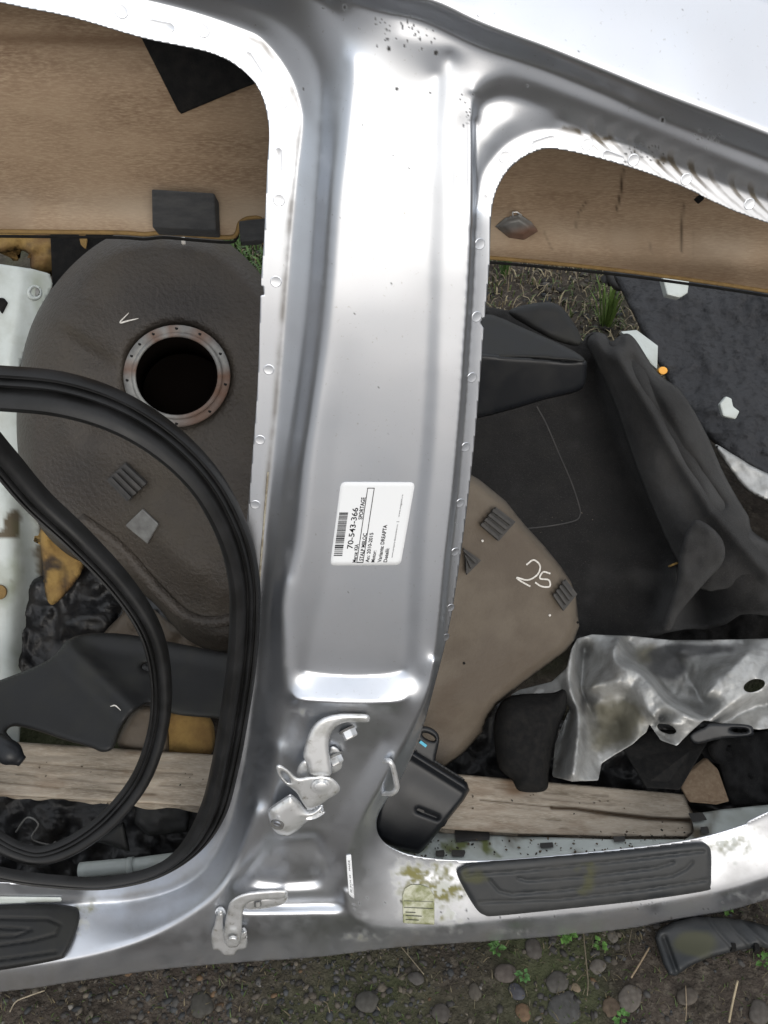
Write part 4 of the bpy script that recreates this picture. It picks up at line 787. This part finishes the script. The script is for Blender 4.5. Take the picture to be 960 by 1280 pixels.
# ---- floor carpet, tray and everything right of the pillar
cd = plane((620, 480, 1.85), (900, 700, 1.72), (620, 780, 1.70))
CO = [(540, 380), (612, 384), (640, 388), (680, 380), (715, 405), (728, 428), (738, 418), (752, 418), (762, 428), (778, 418), (792, 424), (820, 466), (850, 490), (880, 540), (900, 590), (930, 640), (960, 680), (1180, 760), (1180, 830), (960, 770), (900, 780), (860, 786), (780, 800), (700, 800), (540, 790)]
CL = [hx([(560, 420), (740, 450)], 10), hx([(742, 425), (760, 520), (800, 620), (850, 700), (880, 780)], -20), hx([(762, 432), (790, 500), (830, 560), (860, 640), (880, 700)], 100), hx([(790, 430), (830, 500), (880, 570), (930, 660)], 60), hx([(800, 460), (845, 545), (895, 625), (930, 690)], 110),
      hx([(600, 560), (700, 600), (740, 700)], 0), hx([(600, 760), (700, 780), (800, 790)], 0), hx([(850, 700), (840, 760), (836, 782)], 70), hx([(880, 690), (930, 730), (960, 700), (1100, 760)], 100), hx([(815, 690), (835, 730), (820, 760)], -10)]
CR = Relief((520, 360, 1200, 850), 4, CL, 60, 1.5)
cpos = lambda X, Y, S=None, e=0.: P(X, Y, cd(X, Y) - 1.6 * CR(X, Y) - .012 * fbm(X, Y, 70, 4, 8) - e)
cpt = thing('car_carpet', 'large black moulded car carpet folded over the heap right of the pillar', 'carpet', P(A(760), A(790), 1.72))
sheet('carpet_skin', CO, 4, lambda X, Y, S: cpos(X, Y), 'carpet', cpt, .008, smooth_outline=True, attrs=dict(dust=lambda X, Y, S: .6 * sst(.2, .7, fbm(X, Y, 60, 4, 3) + .25 * sst(740, 830, X)) + .3 * (S < 6)))
sheet('carpet_fold', [(734, 428), (744, 416), (756, 418), (766, 428), (780, 417), (794, 424), (822, 466), (852, 490), (882, 540), (906, 594), (934, 642), (962, 678), (1150, 750), (1150, 800), (940, 742), (880, 738), (850, 706), (822, 650), (792, 575), (768, 505), (746, 455)], 3,
      lambda X, Y, S: P(X, Y, cd(X, Y) - .17 + .10 * rim(S, 34) - .03 * np.exp(-(dline([(770, 440), (830, 540), (890, 640), (960, 720)], X, Y) / 9) ** 2) + .03 * np.exp(-(dline([(790, 450), (850, 560), (900, 630)], X, Y) / 8) ** 2) - .02 * fbm(X, Y, 60, 4, 21)), 'carpet', cpt, .008, smooth_outline=True, attrs=dict(dust=lambda X, Y, S: .22 + .5 * fbm(X, Y, 50, 4, 5) + .3 * (S < 4)))
ribbon('stitched_line', [(671, 508), (683, 530), (698, 565), (714, 602), (724, 632), (725, 644), (718, 651), (690, 657), (655, 661)], lambda x, y: cpos(x, y, e=.002), 1.5, 'pad', cpt)
sheet('carpet_flap', [(868, 650), (900, 670), (905, 700), (880, 730), (850, 765), (838, 788), (828, 780), (845, 730), (850, 690)], 3, lambda X, Y, S: P(X, Y, 1.50 + .02 * rim(S, 10) - .01 * fbm(X, Y, 30, 3, 6)), 'carpet', cpt, .006, smooth_outline=True, attrs=dict(dust=lambda X, Y, S: .35 + .4 * fbm(X, Y, 20, 3, 9)))
tube('yellow_edging', cpos(*spline([(836, 708), (846, 704), (856, 703)], 4).T, e=.012), .0022, 'foam', cpt, n=6)
tr = thing('storage_tray', 'dark grey plastic storage tray with soft rounded edge, right against the pillar', 'tray', P(A(660), A(520), 1.5))
hexa_top = sheet('tray_top', [(540, 398), (605, 393), (625, 397), (650, 408), (700, 430), (724, 443), (730, 452), (700, 450), (650, 447), (540, 446)], 3, lambda X, Y, S: P(X, Y, 1.62 - .0016 * (Y - 395) + .008 * rim(S, 5)), 'trim', tr, .004, smooth_outline=True)
sheet('tray_front', [(540, 446), (650, 446), (705, 450), (731, 450), (733, 462), (731, 480), (720, 490), (680, 500), (640, 512), (600, 522), (540, 530)], 3, lambda X, Y, S: P(X, Y, 1.535 + .0010 * (Y - 446) + .012 * rim(S, 6)), 'plastic', tr, .004, smooth_outline=True)
tag(sheet('plastic_flap', [(636, 388), (690, 378), (716, 402), (727, 430), (700, 428), (660, 408)], 3, lambda X, Y, S: P(X, Y, 1.70 + .015 * rim(S, 10) - .01 * fbm(X, Y, 40, 2, 3)), 'trim', None, .004, smooth_outline=True), 'dull dark grey plastic flap standing behind the storage tray', 'plastic piece')
bf = plane((800, 360, 2.3), (960, 360, 2.2), (960, 580, 1.9))
tag(sheet('bitumen_felt', [(772, 338), (860, 345), (1000, 352), (1200, 360), (1200, 720), (960, 600), (900, 560), (860, 520), (826, 460), (812, 440), (795, 400), (780, 370)], 4, lambda X, Y, S: P(X, Y, bf(X, Y) - .05 * fbm(X, Y, 90, 5, 5) - .03 * np.abs(fbm(X, Y, 24, 4, 6)) + .03 * rim(S, 10)), 'asphalt', None, .02, smooth_outline=True),
    'lumpy blue-black bitumen insulation sheet in the upper right behind the carpet', 'insulation sheet')
def small(name, label_, cat, quad, d, th, m, bev=.003):
    q = A(quad); d = A(d) if np.ndim(d) else np.full(len(q), d); o = hexa(name, P(q[:, 0], q[:, 1], d), cF * th, m, None, bev); return tag(o, label_, cat)
small('plastic_fragment', 'white plastic fragment standing beyond the black carpet fold', 'plastic piece', [(776, 414), (796, 412), (823, 432), (822, 462), (806, 448), (790, 428)], [1.86, 1.88, 1.86, 1.83, 1.84, 1.85], .02, 'white')
small('amber_cap', 'tiny amber cap beside the white plastic fragment', 'cap', ell(829, 463, 6, 5, 0, 10), 1.82, .01, 'orange', .002)
small('plastic_clip', 'pale grey clip resting in a hole of the bitumen sheet', 'clip', [(900, 505), (908, 495), (915, 498), (917, 508), (925, 514), (920, 524), (904, 520)], 1.92, .015, 'white')
small('plastic_box', 'small pale box corner under the headliner board at upper right', 'box', [(828, 346), (862, 350), (860, 366), (850, 372), (834, 368)], 2.15, .03, 'white')
lump('grey crumpled rag on the grass below the headliner edge', 'rag', [(756, 334), (798, 340), (792, 352), (776, 364), (764, 358)], 2.5, .03, m='pad', seed=4, name='grey_rag', r=4)
lump('silvery foil strip lying along the bitumen sheet at the right edge', 'foil', [(893, 556), (920, 570), (960, 592), (1100, 650), (1100, 700), (960, 628), (938, 616), (918, 596)], plane((893, 556, 1.75), (1100, 650, 1.6), (960, 628, 1.68)), .01, m='foil', thick=.004, seed=14, name='foil_strip', r=3)

# ---- crumpled aluminium heat shield
fd = plane((700, 800, 1.66), (960, 800, 1.60), (720, 975, 1.42))
FO = [(722, 798), (740, 793), (790, 795), (838, 800), (870, 800), (930, 799), (960, 798), (1160, 805), (1160, 880), (1000, 905), (950, 912), (905, 905), (880, 900), (862, 916), (846, 932), (826, 925), (812, 905), (808, 915), (790, 930), (770, 942), (752, 954), (748, 975), (715, 977), (690, 970), (694, 930), (704, 905), (712, 885), (700, 870), (660, 868), (636, 870), (650, 862), (690, 852), (708, 835), (714, 812)]
FL = [hx([(720, 800), (712, 850), (722, 900), (716, 970)], 40), hx([(730, 810), (728, 860), (740, 900), (750, 960)], -10), hx([(690, 970), (706, 910), (715, 885)], -20), hx([(735, 860), (770, 850), (800, 870), (820, 900), (855, 905), (880, 900)], 50), hx([(745, 880), (775, 868), (795, 890), (800, 915)], 20), hx([(760, 830), (755, 812), (770, 800)], 40), hx([(772, 800), (766, 826), (790, 836), (810, 850), (830, 875), (870, 900)], 60), hx([(785, 800), (810, 830), (840, 870), (880, 890)], 5),
      hx([(830, 810), (870, 860), (885, 885)], 0), hx([(880, 870), (905, 845), (935, 815)], 60), hx([(850, 815), (900, 812), (930, 805)], 20), hx([(890, 896), (930, 872), (960, 855), (1100, 850)], 45), hx([(900, 905), (960, 880), (1100, 880)], 5), hx([(840, 925), (815, 905), (830, 900)], 10), hx([(745, 940), (770, 900), (775, 925)], -15)]
FR = Relief((620, 780, 1180, 990), 2, FL, 60, 1.1)
foil = thing('heat_shield', 'crumpled silver aluminium heat shield torn and folded at the right above the plank', 'heat shield', P(A(840), A(940), 1.5))
sheet('shield_foil', FO, 2, lambda X, Y, S: P(X, Y, fd(X, Y) - 1.8 * FR(X, Y) - .034 * np.abs(fbm(X, Y, 74, 2, 12)) - .016 * np.abs(fbm(X + .4 * Y, Y, 36, 2, 2)) - .005 * np.abs(fbm(X, Y, 14, 2, 3))), 'foil', foil, .0012, holes=[ell(943, 857, 14, 8, -.3), ell(833, 911, 13, 6, .35)],
      attrs=dict(grime=lambda X, Y, S: sst(.1, .6, blob(X, Y, 775, 900, 40, 34) * .9 + .5 * blob(X, Y, 820, 820, 40, 15) + .4 * fbm(X, Y, 30, 4, 3)), dark=lambda X, Y, S: .9 * sst(.25, .6, .9 * blob(X, Y, 835, 832, 26, 22, .6) + .8 * blob(X, Y, 875, 812, 50, 9) + .5 * blob(X, Y, 730, 905, 8, 60) + .3 * fbm(X, Y, 25, 3, 8))))
bk = thing('felt_sleeve', 'black curled felt flap hanging in front of the plank below the marked tank', 'felt', P(A(655), A(985), 1.36))
sheet('felt_skin', [(628, 876), (650, 868), (690, 866), (706, 862), (708, 885), (700, 905), (692, 935), (686, 965), (682, 988), (650, 989), (640, 975), (624, 960), (618, 930), (618, 900)], 3, lambda X, Y, S: P(X, Y, 1.44 - .0006 * (Y - 870) + .05 * rim(S, 26)), 'felt', bk, .006, smooth_outline=True)
small('fold_panel', 'black fabric square propped under the foil shield', 'fabric', [(778, 935), (812, 913), (870, 915), (886, 926), (850, 988), (808, 985), (790, 955)], [1.45, 1.47, 1.45, 1.43, 1.38, 1.37, 1.42], .01, 'felt', .004)
cl = thing('slotted_bracket', 'black slotted plastic bracket poking out under the foil shield at right', 'bracket', P(A(905), A(920), 1.4))
sheet('bracket_plate', [(862, 918), (880, 908), (890, 904), (935, 906), (942, 914), (938, 920), (900, 924), (870, 930)], 2, lambda X, Y, S: P(X, Y, 1.405 + .004 * rim(S, 4)), 'plastic', cl, .005, smooth_outline=True, holes=[ell(924, 913, 11, 3, .05)])
small('broken_chip', 'mouldy cream and brown broken slab between black fabrics at the end of the plank', 'broken board', [(862, 966), (884, 948), (898, 962), (912, 1002), (896, 1006), (862, 1003), (852, 985)], [1.50, 1.52, 1.50, 1.46, 1.45, 1.46, 1.48], .012, 'board', .002)
lump('black furry cloth bunched at the far right above the sill', 'cloth', [(886, 930), (940, 916), (1100, 900), (1100, 1010), (960, 1006), (914, 1004), (900, 965)], 1.50, .03, m='carpet', seed=15, name='black_cloth')
lump('black cloth heaped under the carpet, above the foil shield', 'cloth', [(720, 770), (800, 770), (900, 760), (1100, 750), (1100, 830), (900, 812), (800, 808), (730, 806)], 1.74, .03, m='carpet', seed=17, name='black_cloth')
# ---- black plastic holder in the corner of the front opening
hd = thing('plastic_holder', 'black plastic cover with a slotted tab, leaning in the corner of the front opening', 'plastic cover', T(*A((520, 1066)), -.04))
hq = A([(510, 934), (586, 983), (578, 1002), (524, 1068), (470, 1050), (470, 1010), (478, 1000)])
hd_h = lambda X, Y: -.020 - .0006 * (1060 - Y)
ho = [(508, 936), (514, 935), (584, 978), (587, 988), (580, 1000), (530, 1062), (524, 1068), (500, 1062), (474, 1050), (468, 1035), (472, 1010), (482, 985)]
def hpos(X, Y, S):
    ed = np.exp(-((dline([(514, 942), (584, 986)], X, Y)) / 5) ** 2); sl = np.exp(-(dline([(523, 1013), (546, 1022)], X, Y) / 3.2) ** 2)
    return T(X, Y, hd_h(X, Y) + .006 * ed - .006 * sl - .012 * rim(S, 6) + .004 * np.exp(-(dline([(516, 990), (560, 1015)], X, Y) / 26) ** 2))
sheet('holder_shell', ho, 1.6, hpos, 'plastic', hd, .02)
sheet('slotted_tab', [(506, 940), (516, 916), (524, 909), (534, 908), (545, 914), (549, 924), (545, 944), (540, 960)], 1.6, lambda X, Y, S: T(X, Y, hd_h(X, Y) - .006 - .004 * rim(S, 4)), 'plastic', hd, .004, holes=[ell(536, 921, 9, 3.4, .45)], smooth_outline=True)
ribbon('blue_mark', [(525, 927), (529, 930), (533, 933)], lambda x, y: T(x, y, hd_h(x, y) - .0035), 3.5, 'blue', hd)
ribbon('slot_glint', [(522, 1011), (526, 1013), (530, 1015)], lambda x, y: T(x, y, hd_h(x, y) - .0005), 3.5, 'pad', hd)

# ============================================================ GROUND
def gz(x, y):
    m = sst(.68, .95, y) * (1 - sst(1.5, 2.1, y)) * .10
    return m + .012 * fbm(x, y, .18, 4, 3) * (np.hypot(x, y) < 6) - .004
def axis(a, b, st, far): 
    c = list(np.arange(a, b, st)); g = st; lo = a; hi = c[-1]; L_, R_ = [], []
    while hi < far: g *= 1.35; hi += g; R_.append(hi)
    g = st
    while lo > -far: g *= 1.35; lo -= g; L_.append(lo)
    return np.array(L_[::-1] + c + R_)
gxs = axis(-1.2, 1.3, .011, 120); gys = axis(.15, 1.0, .011, 120)
GX, GY = np.meshgrid(gxs, gys); GZ = gz(GX, GY); idx = np.arange(GX.size).reshape(GX.shape)
Fg = np.stack([idx[:-1, :-1].ravel(), idx[:-1, 1:].ravel(), idx[1:, 1:].ravel(), idx[1:, :-1].ravel()], 1)
new('ground', np.stack([GX, GY, GZ], -1).reshape(-1, 3), Fg, 'soil', None, kind='structure', origin=(0, 0, 0), attrs=dict(moss=np.clip(sst(.0, .5, fbm(GX, GY, .3, 5, 9)) * .8, 0, 1).ravel()))

trk = A([(-60, -60), (60, -60), (60, -.9), (30, -.65), (6, -.7), (2, -.58), (0, -.65), (-2, -.6), (-6, -.7), (-60, -.65)])
V = np.c_[trk, np.full(len(trk), .02)]; new('added_pale_ground', V, [tuple(range(len(trk)))], 'bounce_ground', None, smooth=False, kind='structure', origin=(0, 0, 0))  # unseen pale ground, added behind the camera to brighten the paint's reflection
# ---- stones
ico = bmesh.new(); bmesh.ops.create_icosphere(ico, subdivisions=1, radius=1); IV = np.array([v.co for v in ico.verts]); IF = np.array([[v.index for v in f.verts] for f in ico.faces]); ico.free()
ico = bmesh.new(); bmesh.ops.create_icosphere(ico, subdivisions=3, radius=1); JV = np.array([v.co for v in ico.verts]); JF = np.array([[v.index for v in f.verts] for f in ico.faces]); ico.free()
rs = np.random.RandomState(11)
TONES = .6 * A([(.11, .105, .10), (.085, .09, .095), (.15, .13, .105), (.19, .165, .13), (.07, .065, .06), (.22, .14, .08), (.13, .12, .11), (.30, .28, .25)])
TW = A([.25, .2, .17, .1, .16, .03, .07, .02]); TW /= TW.sum()
def rot(n):
    a = rs.uniform(0, 2 * math.pi, n); c, s = np.cos(a), np.sin(a); R_ = np.zeros((n, 3, 3)); R_[:, 0, 0] = c; R_[:, 0, 1] = -s; R_[:, 1, 0] = s; R_[:, 1, 1] = c; R_[:, 2, 2] = 1; return R_
def gravel(n, xr, yr, smin, smax, name, pw=3.):
    x = rs.uniform(*xr, n); y = rs.uniform(*yr, n); keep = (fbm(x, y, .15, 3, 4) > rs.uniform(-.55, .3, n)); x, y = x[keep], y[keep]; n = len(x)
    s = smin + (smax - smin) * rs.uniform(0, 1, n) ** pw
    sc = np.stack([s * rs.uniform(.8, 1.4, n), s * rs.uniform(.65, 1.0, n), s * rs.uniform(.4, .75, n)], 1)
    V = IV[None] * (1 + rs.uniform(-.16, .16, (n, len(IV), 1))) * sc[:, None]; V = np.einsum('nij,nkj->nki', rot(n), V)
    V += np.stack([x, y, gz(x, y) - s * .02], 1)[:, None]; Fc = (IF[None] + (np.arange(n) * len(IV))[:, None, None]).reshape(-1, 3)
    tone = TONES[rs.choice(len(TONES), n, p=TW)] * rs.uniform(.6, 1.15, (n, 1)); tone = np.repeat(tone, len(IV), 0)
    return new(name, V.reshape(-1, 3), Fc, 'stone', None, kind='stuff', origin=(0, 0, 0), attrs=dict(tone=tone))
gv = gravel(19000, (-1.0, 1.1), (.22, .78), .0014, .0078, 'gravel', 3.4); gv['label'] = 'fine grey and brown gravel strewn over the soil in front of the sill'; gv['category'] = 'gravel'
gv = gravel(4000, (-.6, 1.6), (2.0, 3.4), .004, .02, 'gravel', 3.); gv['label'] = 'coarse gravel on the ground behind the scrap heap'; gv['category'] = 'gravel'
def stone(px, py, r, tone, label_, flat=.5, el=1.2, group=None):
    g = G(A(px), A(py)).ravel(); s = r / FPX * 1.42
    nz = 1 + .34 * np.array([fbm(A(v[0] * 1.1 + px), A(v[1] * 1.1 + v[2] * .9 + py), 1.1, 3, 5) for v in JV]); V = JV * nz[:, None] * A([s * el, s, s * flat * .8])
    R_ = rot(1)[0]; V = V @ R_.T + A([g[0], g[1], -s * flat * .22])
    o = new('stone', V, JF, 'stone', None, attrs=dict(tone=.35 * A([.085, .072, .058]) + .38 * np.repeat(A([tone]), len(JV), 0))); return tag(o, label_, 'stone', group or 'larger stones among the gravel')
stone(706, 1262, 20, (.085, .095, .10), 'largest smooth grey stone at the bottom edge below the front scuff plate', .35)
stone(646, 1239, 9, (.07, .085, .12), 'bluish round stone left of the largest grey stone')
stone(655, 1265, 9, (.26, .15, .075), 'orange-tan pebble at the bottom edge below the bluish stone')
stone(764, 1258, 10, (.20, .14, .09), 'light brown pebble just right of the largest grey stone')
stone(720, 1235, 5, (.34, .26, .17), 'small pale yellow pebble above the largest grey stone')
stone(788, 1246, 12, (.19, .17, .15), 'oblong pinkish grey stone right of the brown pebble', .4, 1.5)
stone(747, 1209, 8, (.20, .185, .165), 'pale flat stone under the middle of the front sill', .4, 1.3)
stone(766, 1170, 7, (.17, .16, .14), 'pale stone close under the front sill, left of the black trim on the gravel')
stone(697, 1228, 13, (.10, .10, .095), 'dull greenish grey stone above the largest one', .45)
stone(667, 1185, 11, (.095, .09, .085), 'dark stone beside the clover weed under the scuff plate')
stone(632, 1216, 11, (.13, .11, .10), 'reddish grey stone left of the clover weed')
stone(860, 1245, 11, (.14, .12, .10), 'dusty brown stone below the black trim on the gravel')
stone(950, 1266, 13, (.13, .12, .11), 'grey stone in the bottom right corner')
stone(552, 1266, 10, (.09, .085, .08), 'dark stone at the bottom edge below the mossy sill label')
stone(594, 1240, 8, (.12, .11, .09), 'small brown stone left of the bluish stone')
stone(520, 1222, 8, (.10, .10, .10), 'small grey stone below the corner of the sill')
stone(460, 1252, 12, (.08, .085, .08), 'dark mossy stone below the lower end of the pillar')
stone(252, 1255, 13, (.055, .06, .055), 'round dark mossy stone below the lower hinge')

def crumbs(n, posf, xr, yr, smin, smax, label_):
    x = rs.uniform(*xr, n); y = yr(x) + rs.uniform(-1, 1, n) * 12; c = posf(x, y); s = rs.uniform(smin, smax, n) ** 1
    V = IV[None] * (1 + rs.uniform(-.3, .3, (n, len(IV), 1))) * (s[:, None, None] * A([1.3, .9, .6])); V = np.einsum('nij,nkj->nki', rot(n), V) + c[:, None]
    Fc = (IF[None] + (np.arange(n) * len(IV))[:, None, None]).reshape(-1, 3); tone = np.repeat(A([(.05, .04, .03), (.10, .075, .05), (.14, .12, .09), (.03, .03, .025)])[rs.choice(4, n)], len(IV), 0)
    o = new('dirt_crumbs', V.reshape(-1, 3), Fc, 'stone', None, kind='stuff', attrs=dict(tone=tone)); o['label'] = label_; o['category'] = 'dirt'
crumbs(110, lambda x, y: T(x, y, -.012 - .0017 * np.maximum(1075 - y - .08 * (x - 500), -10) + .004), (500, 860), lambda x: 1061 - .05 * (x - 560) + 0 * x, .0006, .0022, 'brown dirt crumbs scattered on the pale inner sill in the front opening')
crumbs(45, lambda x, y: P(x, y, pd(x, y) - .002), (10, 850), lambda x: 958 + .07 * x, .0005, .0018, 'dark dirt crumbs and bits lying on the weathered plank')
crumbs(28, lambda x, y: P(x, y, cd(x, y) - .035), (610, 830), lambda x: 700 + 60 * np.sin(x), .0005, .0016, 'pale dust bits and lint on the flat part of the black carpet')
# ---- weeds, twigs, grass
def leaves(name, g, n, size, spread, col, label_, cat, h=.01, group=None, blade=False):
    V, Fc, Tn = [], [], []
    for i in range(n):
        a = rs.uniform(0, 2 * math.pi); rr = spread * rs.uniform(.1, 1); z = h * rs.uniform(.3, 1); L_ = size * rs.uniform(.6, 1.2)
        d = A([math.cos(a), math.sin(a), 0]); s = A([-d[1], d[0], 0]); k = len(V)
        if blade:
            b0 = A(g) + d * rr * .3; tip = b0 + d * rr + A([0, 0, L_ * 2.2]); mid = (b0 + tip) / 2 + A([0, 0, L_ * .4]); wv = s * size * .06
            V += [b0 - wv, b0 + wv, mid - wv * .8, mid + wv * .8, tip]; Fc += [(k, k + 1, k + 3, k + 2), (k + 2, k + 3, k + 4)]; m_ = 5
        else:
            b0 = A(g) + d * rr * .5 + A([0, 0, z]); up = A([0, 0, L_ * .25])
            V += [b0, b0 + d * L_ * .45 + s * L_ * .4 + up, b0 + d * L_ * .5 + up * .6, b0 + d * L_ * .45 - s * L_ * .4 + up, b0 + d * L_ + up * .5]
            Fc += [(k, k + 2, k + 1), (k, k + 3, k + 2), (k + 1, k + 2, k + 4), (k + 2, k + 3, k + 4)]; m_ = 5
            b1 = A(g)
        c = A(col) * rs.uniform(.7, 1.3); Tn += [c] * m_
    o = new(name, V, Fc, 'leaf', None, smooth=False, attrs=dict(tone=A(Tn))); return tag(o, label_, cat, group)
gg = lambda x, y: G(A(x), A(y)).ravel() + A([0, 0, .004])
leaves('weed', gg(706, 1168), 26, .012, .022, (.07, .16, .03), 'bright green clover weed close under the front scuff plate', 'weed', .014, 'small green weeds in the gravel')
leaves('weed', gg(750, 1183), 12, .009, .014, (.07, .16, .03), 'tiny green sprout right of the clover weed', 'weed', .01, 'small green weeds in the gravel')
leaves('weed', gg(908, 1137), 20, .011, .017, (.08, .17, .03), 'green seedling behind the black trim on the gravel', 'weed', .012, 'small green weeds in the gravel')
leaves('weed', gg(620, 1188), 18, .011, .017, (.055, .13, .03), 'green weed under the left end of the front scuff plate', 'weed', .012, 'small green weeds in the gravel')
leaves('weed', gg(653, 1222), 12, .009, .014, (.06, .15, .04), 'little weed just above the bluish stone', 'weed', .01, 'small green weeds in the gravel')
leaves('weed', gg(775, 1275), 14, .010, .016, (.06, .15, .03), 'weed at the bottom edge beside the light brown pebble', 'weed', .01, 'small green weeds in the gravel')
leaves('weed', gg(952, 1205), 14, .010, .018, (.05, .12, .02), 'green leaf under the tip of the black trim at the right edge', 'weed', .01, 'small green weeds in the gravel')
leaves('weed', gg(804, 1143), 8, .008, .012, (.05, .12, .02), 'faint sprout tucked under the right part of the front sill', 'weed', .01, 'small green weeds in the gravel')
def twig(pts, r, tone, label_, z=.006):
    q = spline(A(pts), 6); W = G(q[:, 0], q[:, 1], z); o = tube('twig', W, r, 'straw', None, n=5, nrm=(0, 0, 1)); a = o.data.attributes.new('tone', 'FLOAT_COLOR', 'POINT'); a.data.foreach_set('color', np.tile(np.r_[A(tone), 1.], len(o.data.vertices)).astype(np.float32)); return tag(o, label_, 'twig', 'dry twigs and straws on the ground')
twig([(12, 1265), (20, 1252), (36, 1245), (56, 1238)], .0011, (.35, .30, .22), 'curved pale straw at the lower left corner')
twig([(789, 1222), (800, 1204), (812, 1184)], .0016, (.26, .20, .13), 'short straw leaning left of the black trim on the gravel')
twig([(911, 1278), (916, 1252), (922, 1226)], .0019, (.40, .33, .22), 'thick pale straw below the black trim on the gravel')
twig([(728, 1150), (731, 1185), (735, 1225), (734, 1245)], .0009, (.17, .14, .10), 'long thin brown stalk hanging below the front scuff plate')
twig([(500, 1182), (512, 1196), (530, 1218)], .0009, (.20, .17, .12), 'thin dry stalk below the corner of the sill')
twig([(857, 1232), (858, 1260), (857, 1276)], .0009, (.28, .22, .15), 'fine straw beside the dusty brown stone')
twig([(790, 1160), (786, 1185), (791, 1200)], .0008, (.13, .11, .08), 'hair-thin stalk near the pale stone under the sill')
V, Fc, Tn = [], [], []
def blades(n, fx, fy, hh, cols, wd=.0014):
    for i in range(n):
        x, y = fx(), fy(); z = float(gz(A(x), A(y))); a = rs.uniform(0, 6.28); d = A([math.cos(a), math.sin(a), 0]) * rs.uniform(.2, 1.6); s = A([-d[1], d[0], 0]) / np.linalg.norm(d) * wd * rs.uniform(.7, 1.6); h_ = hh * rs.uniform(.4, 1.2); k = len(V)
        b0 = A([x, y, z]); mid = b0 + d * h_ * .45 + A([0, 0, h_ * .7]); tip = b0 + d * h_ + A([0, 0, h_ * .8])
        V.extend([b0 - s, b0 + s, mid - s * .8, mid + s * .8, tip]); Fc.extend([(k, k + 1, k + 3, k + 2), (k + 2, k + 3, k + 4)]); Tn.extend([A(cols[rs.randint(len(cols))]) * rs.uniform(.7, 1.3)] * 5)
straws = [(.24, .20, .12), (.20, .16, .10), (.15, .12, .08), (.08, .11, .03), (.06, .09, .03), (.28, .24, .15)]
blades(9000, lambda: rs.uniform(-.7, 1.5), lambda: rs.uniform(2.1, 3.5), .035, straws, .0022)
blades(1200, lambda: rs.uniform(-.62, -.30), lambda: rs.uniform(2.3, 3.3), .06, [(.05, .10, .025), (.07, .13, .03)], .004)
go = new('grass', V, Fc, 'leaf', None, smooth=False, kind='stuff', origin=(0, 0, 0), attrs=dict(tone=A(Tn))); go['label'] = 'dry straw and thin grass covering the ground behind the heap'; go['category'] = 'grass'
V, Fc, Tn = [], [], []
blades(3500, lambda: rs.uniform(-1, 1.1), lambda: rs.uniform(.36, .62), .011, [(.05, .08, .02), (.12, .10, .06), (.09, .08, .05)], .0007)
go = new('moss_litter', V, Fc, 'leaf', None, smooth=False, kind='stuff', origin=(0, 0, 0), attrs=dict(tone=A(Tn))); go['label'] = 'tiny moss sprigs and plant litter between the gravel'; go['category'] = 'plant litter'
leaves('grass_tuft', G(A(758), A(408)).ravel(), 26, .075, .07, (.12, .19, .045), 'bright green grass tuft behind the carpet, under the headliner board', 'grass', blade=True)
leaves('grass_tuft', G(A(632), A(344)).ravel(), 20, .05, .06, (.06, .12, .03), 'dark green tuft at the edge of the pillar, upper right opening', 'grass', blade=True)

# ---- black plastic trim lying on the gravel
tg = thing('trim_offcut', 'dusty black ribbed plastic trim piece lying on the gravel at the lower right', 'trim piece', G(A(900), A(1190)).ravel())
TG = [(818, 1172), (822, 1163), (840, 1152), (866, 1145), (900, 1146), (930, 1150), (965, 1158), (1060, 1176), (1060, 1206), (980, 1190), (950, 1184), (925, 1188), (890, 1196), (862, 1208), (845, 1220), (836, 1219), (828, 1204)]
tgl = [[(905, 1148), (918, 1163), (936, 1180)], [(925, 1150), (940, 1164), (958, 1180)], [(945, 1154), (962, 1168), (980, 1184)], [(885, 1147), (896, 1163), (915, 1184)]]
def tgpos(X, Y, S):
    z = .030 - .014 * rim(S, 9) + .008 * np.exp(-((Y - 1160 - .12 * (X - 880)) / 16.) ** 2)
    z = z - .010 * np.exp(-(dline([(830, 1172), (846, 1216)], X, Y) / 3.5) ** 2)
    for l in tgl: z = z + .004 * np.exp(-(dline(l, X, Y) / 2.2) ** 2)
    r = ray(X, Y); return C0 + r * ((z - CAM_H)[:, None] / r[:, 2:3])
sheet('ribbed_shell', TG, 2, tgpos, 'scuff', tg, .012, attrs=dict(moss=lambda X, Y, S: .6 * sst(.2, .6, blob(X, Y, 870, 1180, 30, 16) + .2 * fbm(X, Y, 20, 3, 4))))
for x, y in ((917, 1182), (946, 1183)): q = A([(x - 3, y - 4), (x + 3, y - 3), (x + 4, y + 5), (x - 2, y + 5)]); hexa('retaining_clip', G(q[:, 0], q[:, 1], .036), A([0, 0, -.012]), 'felt', tg, .001)
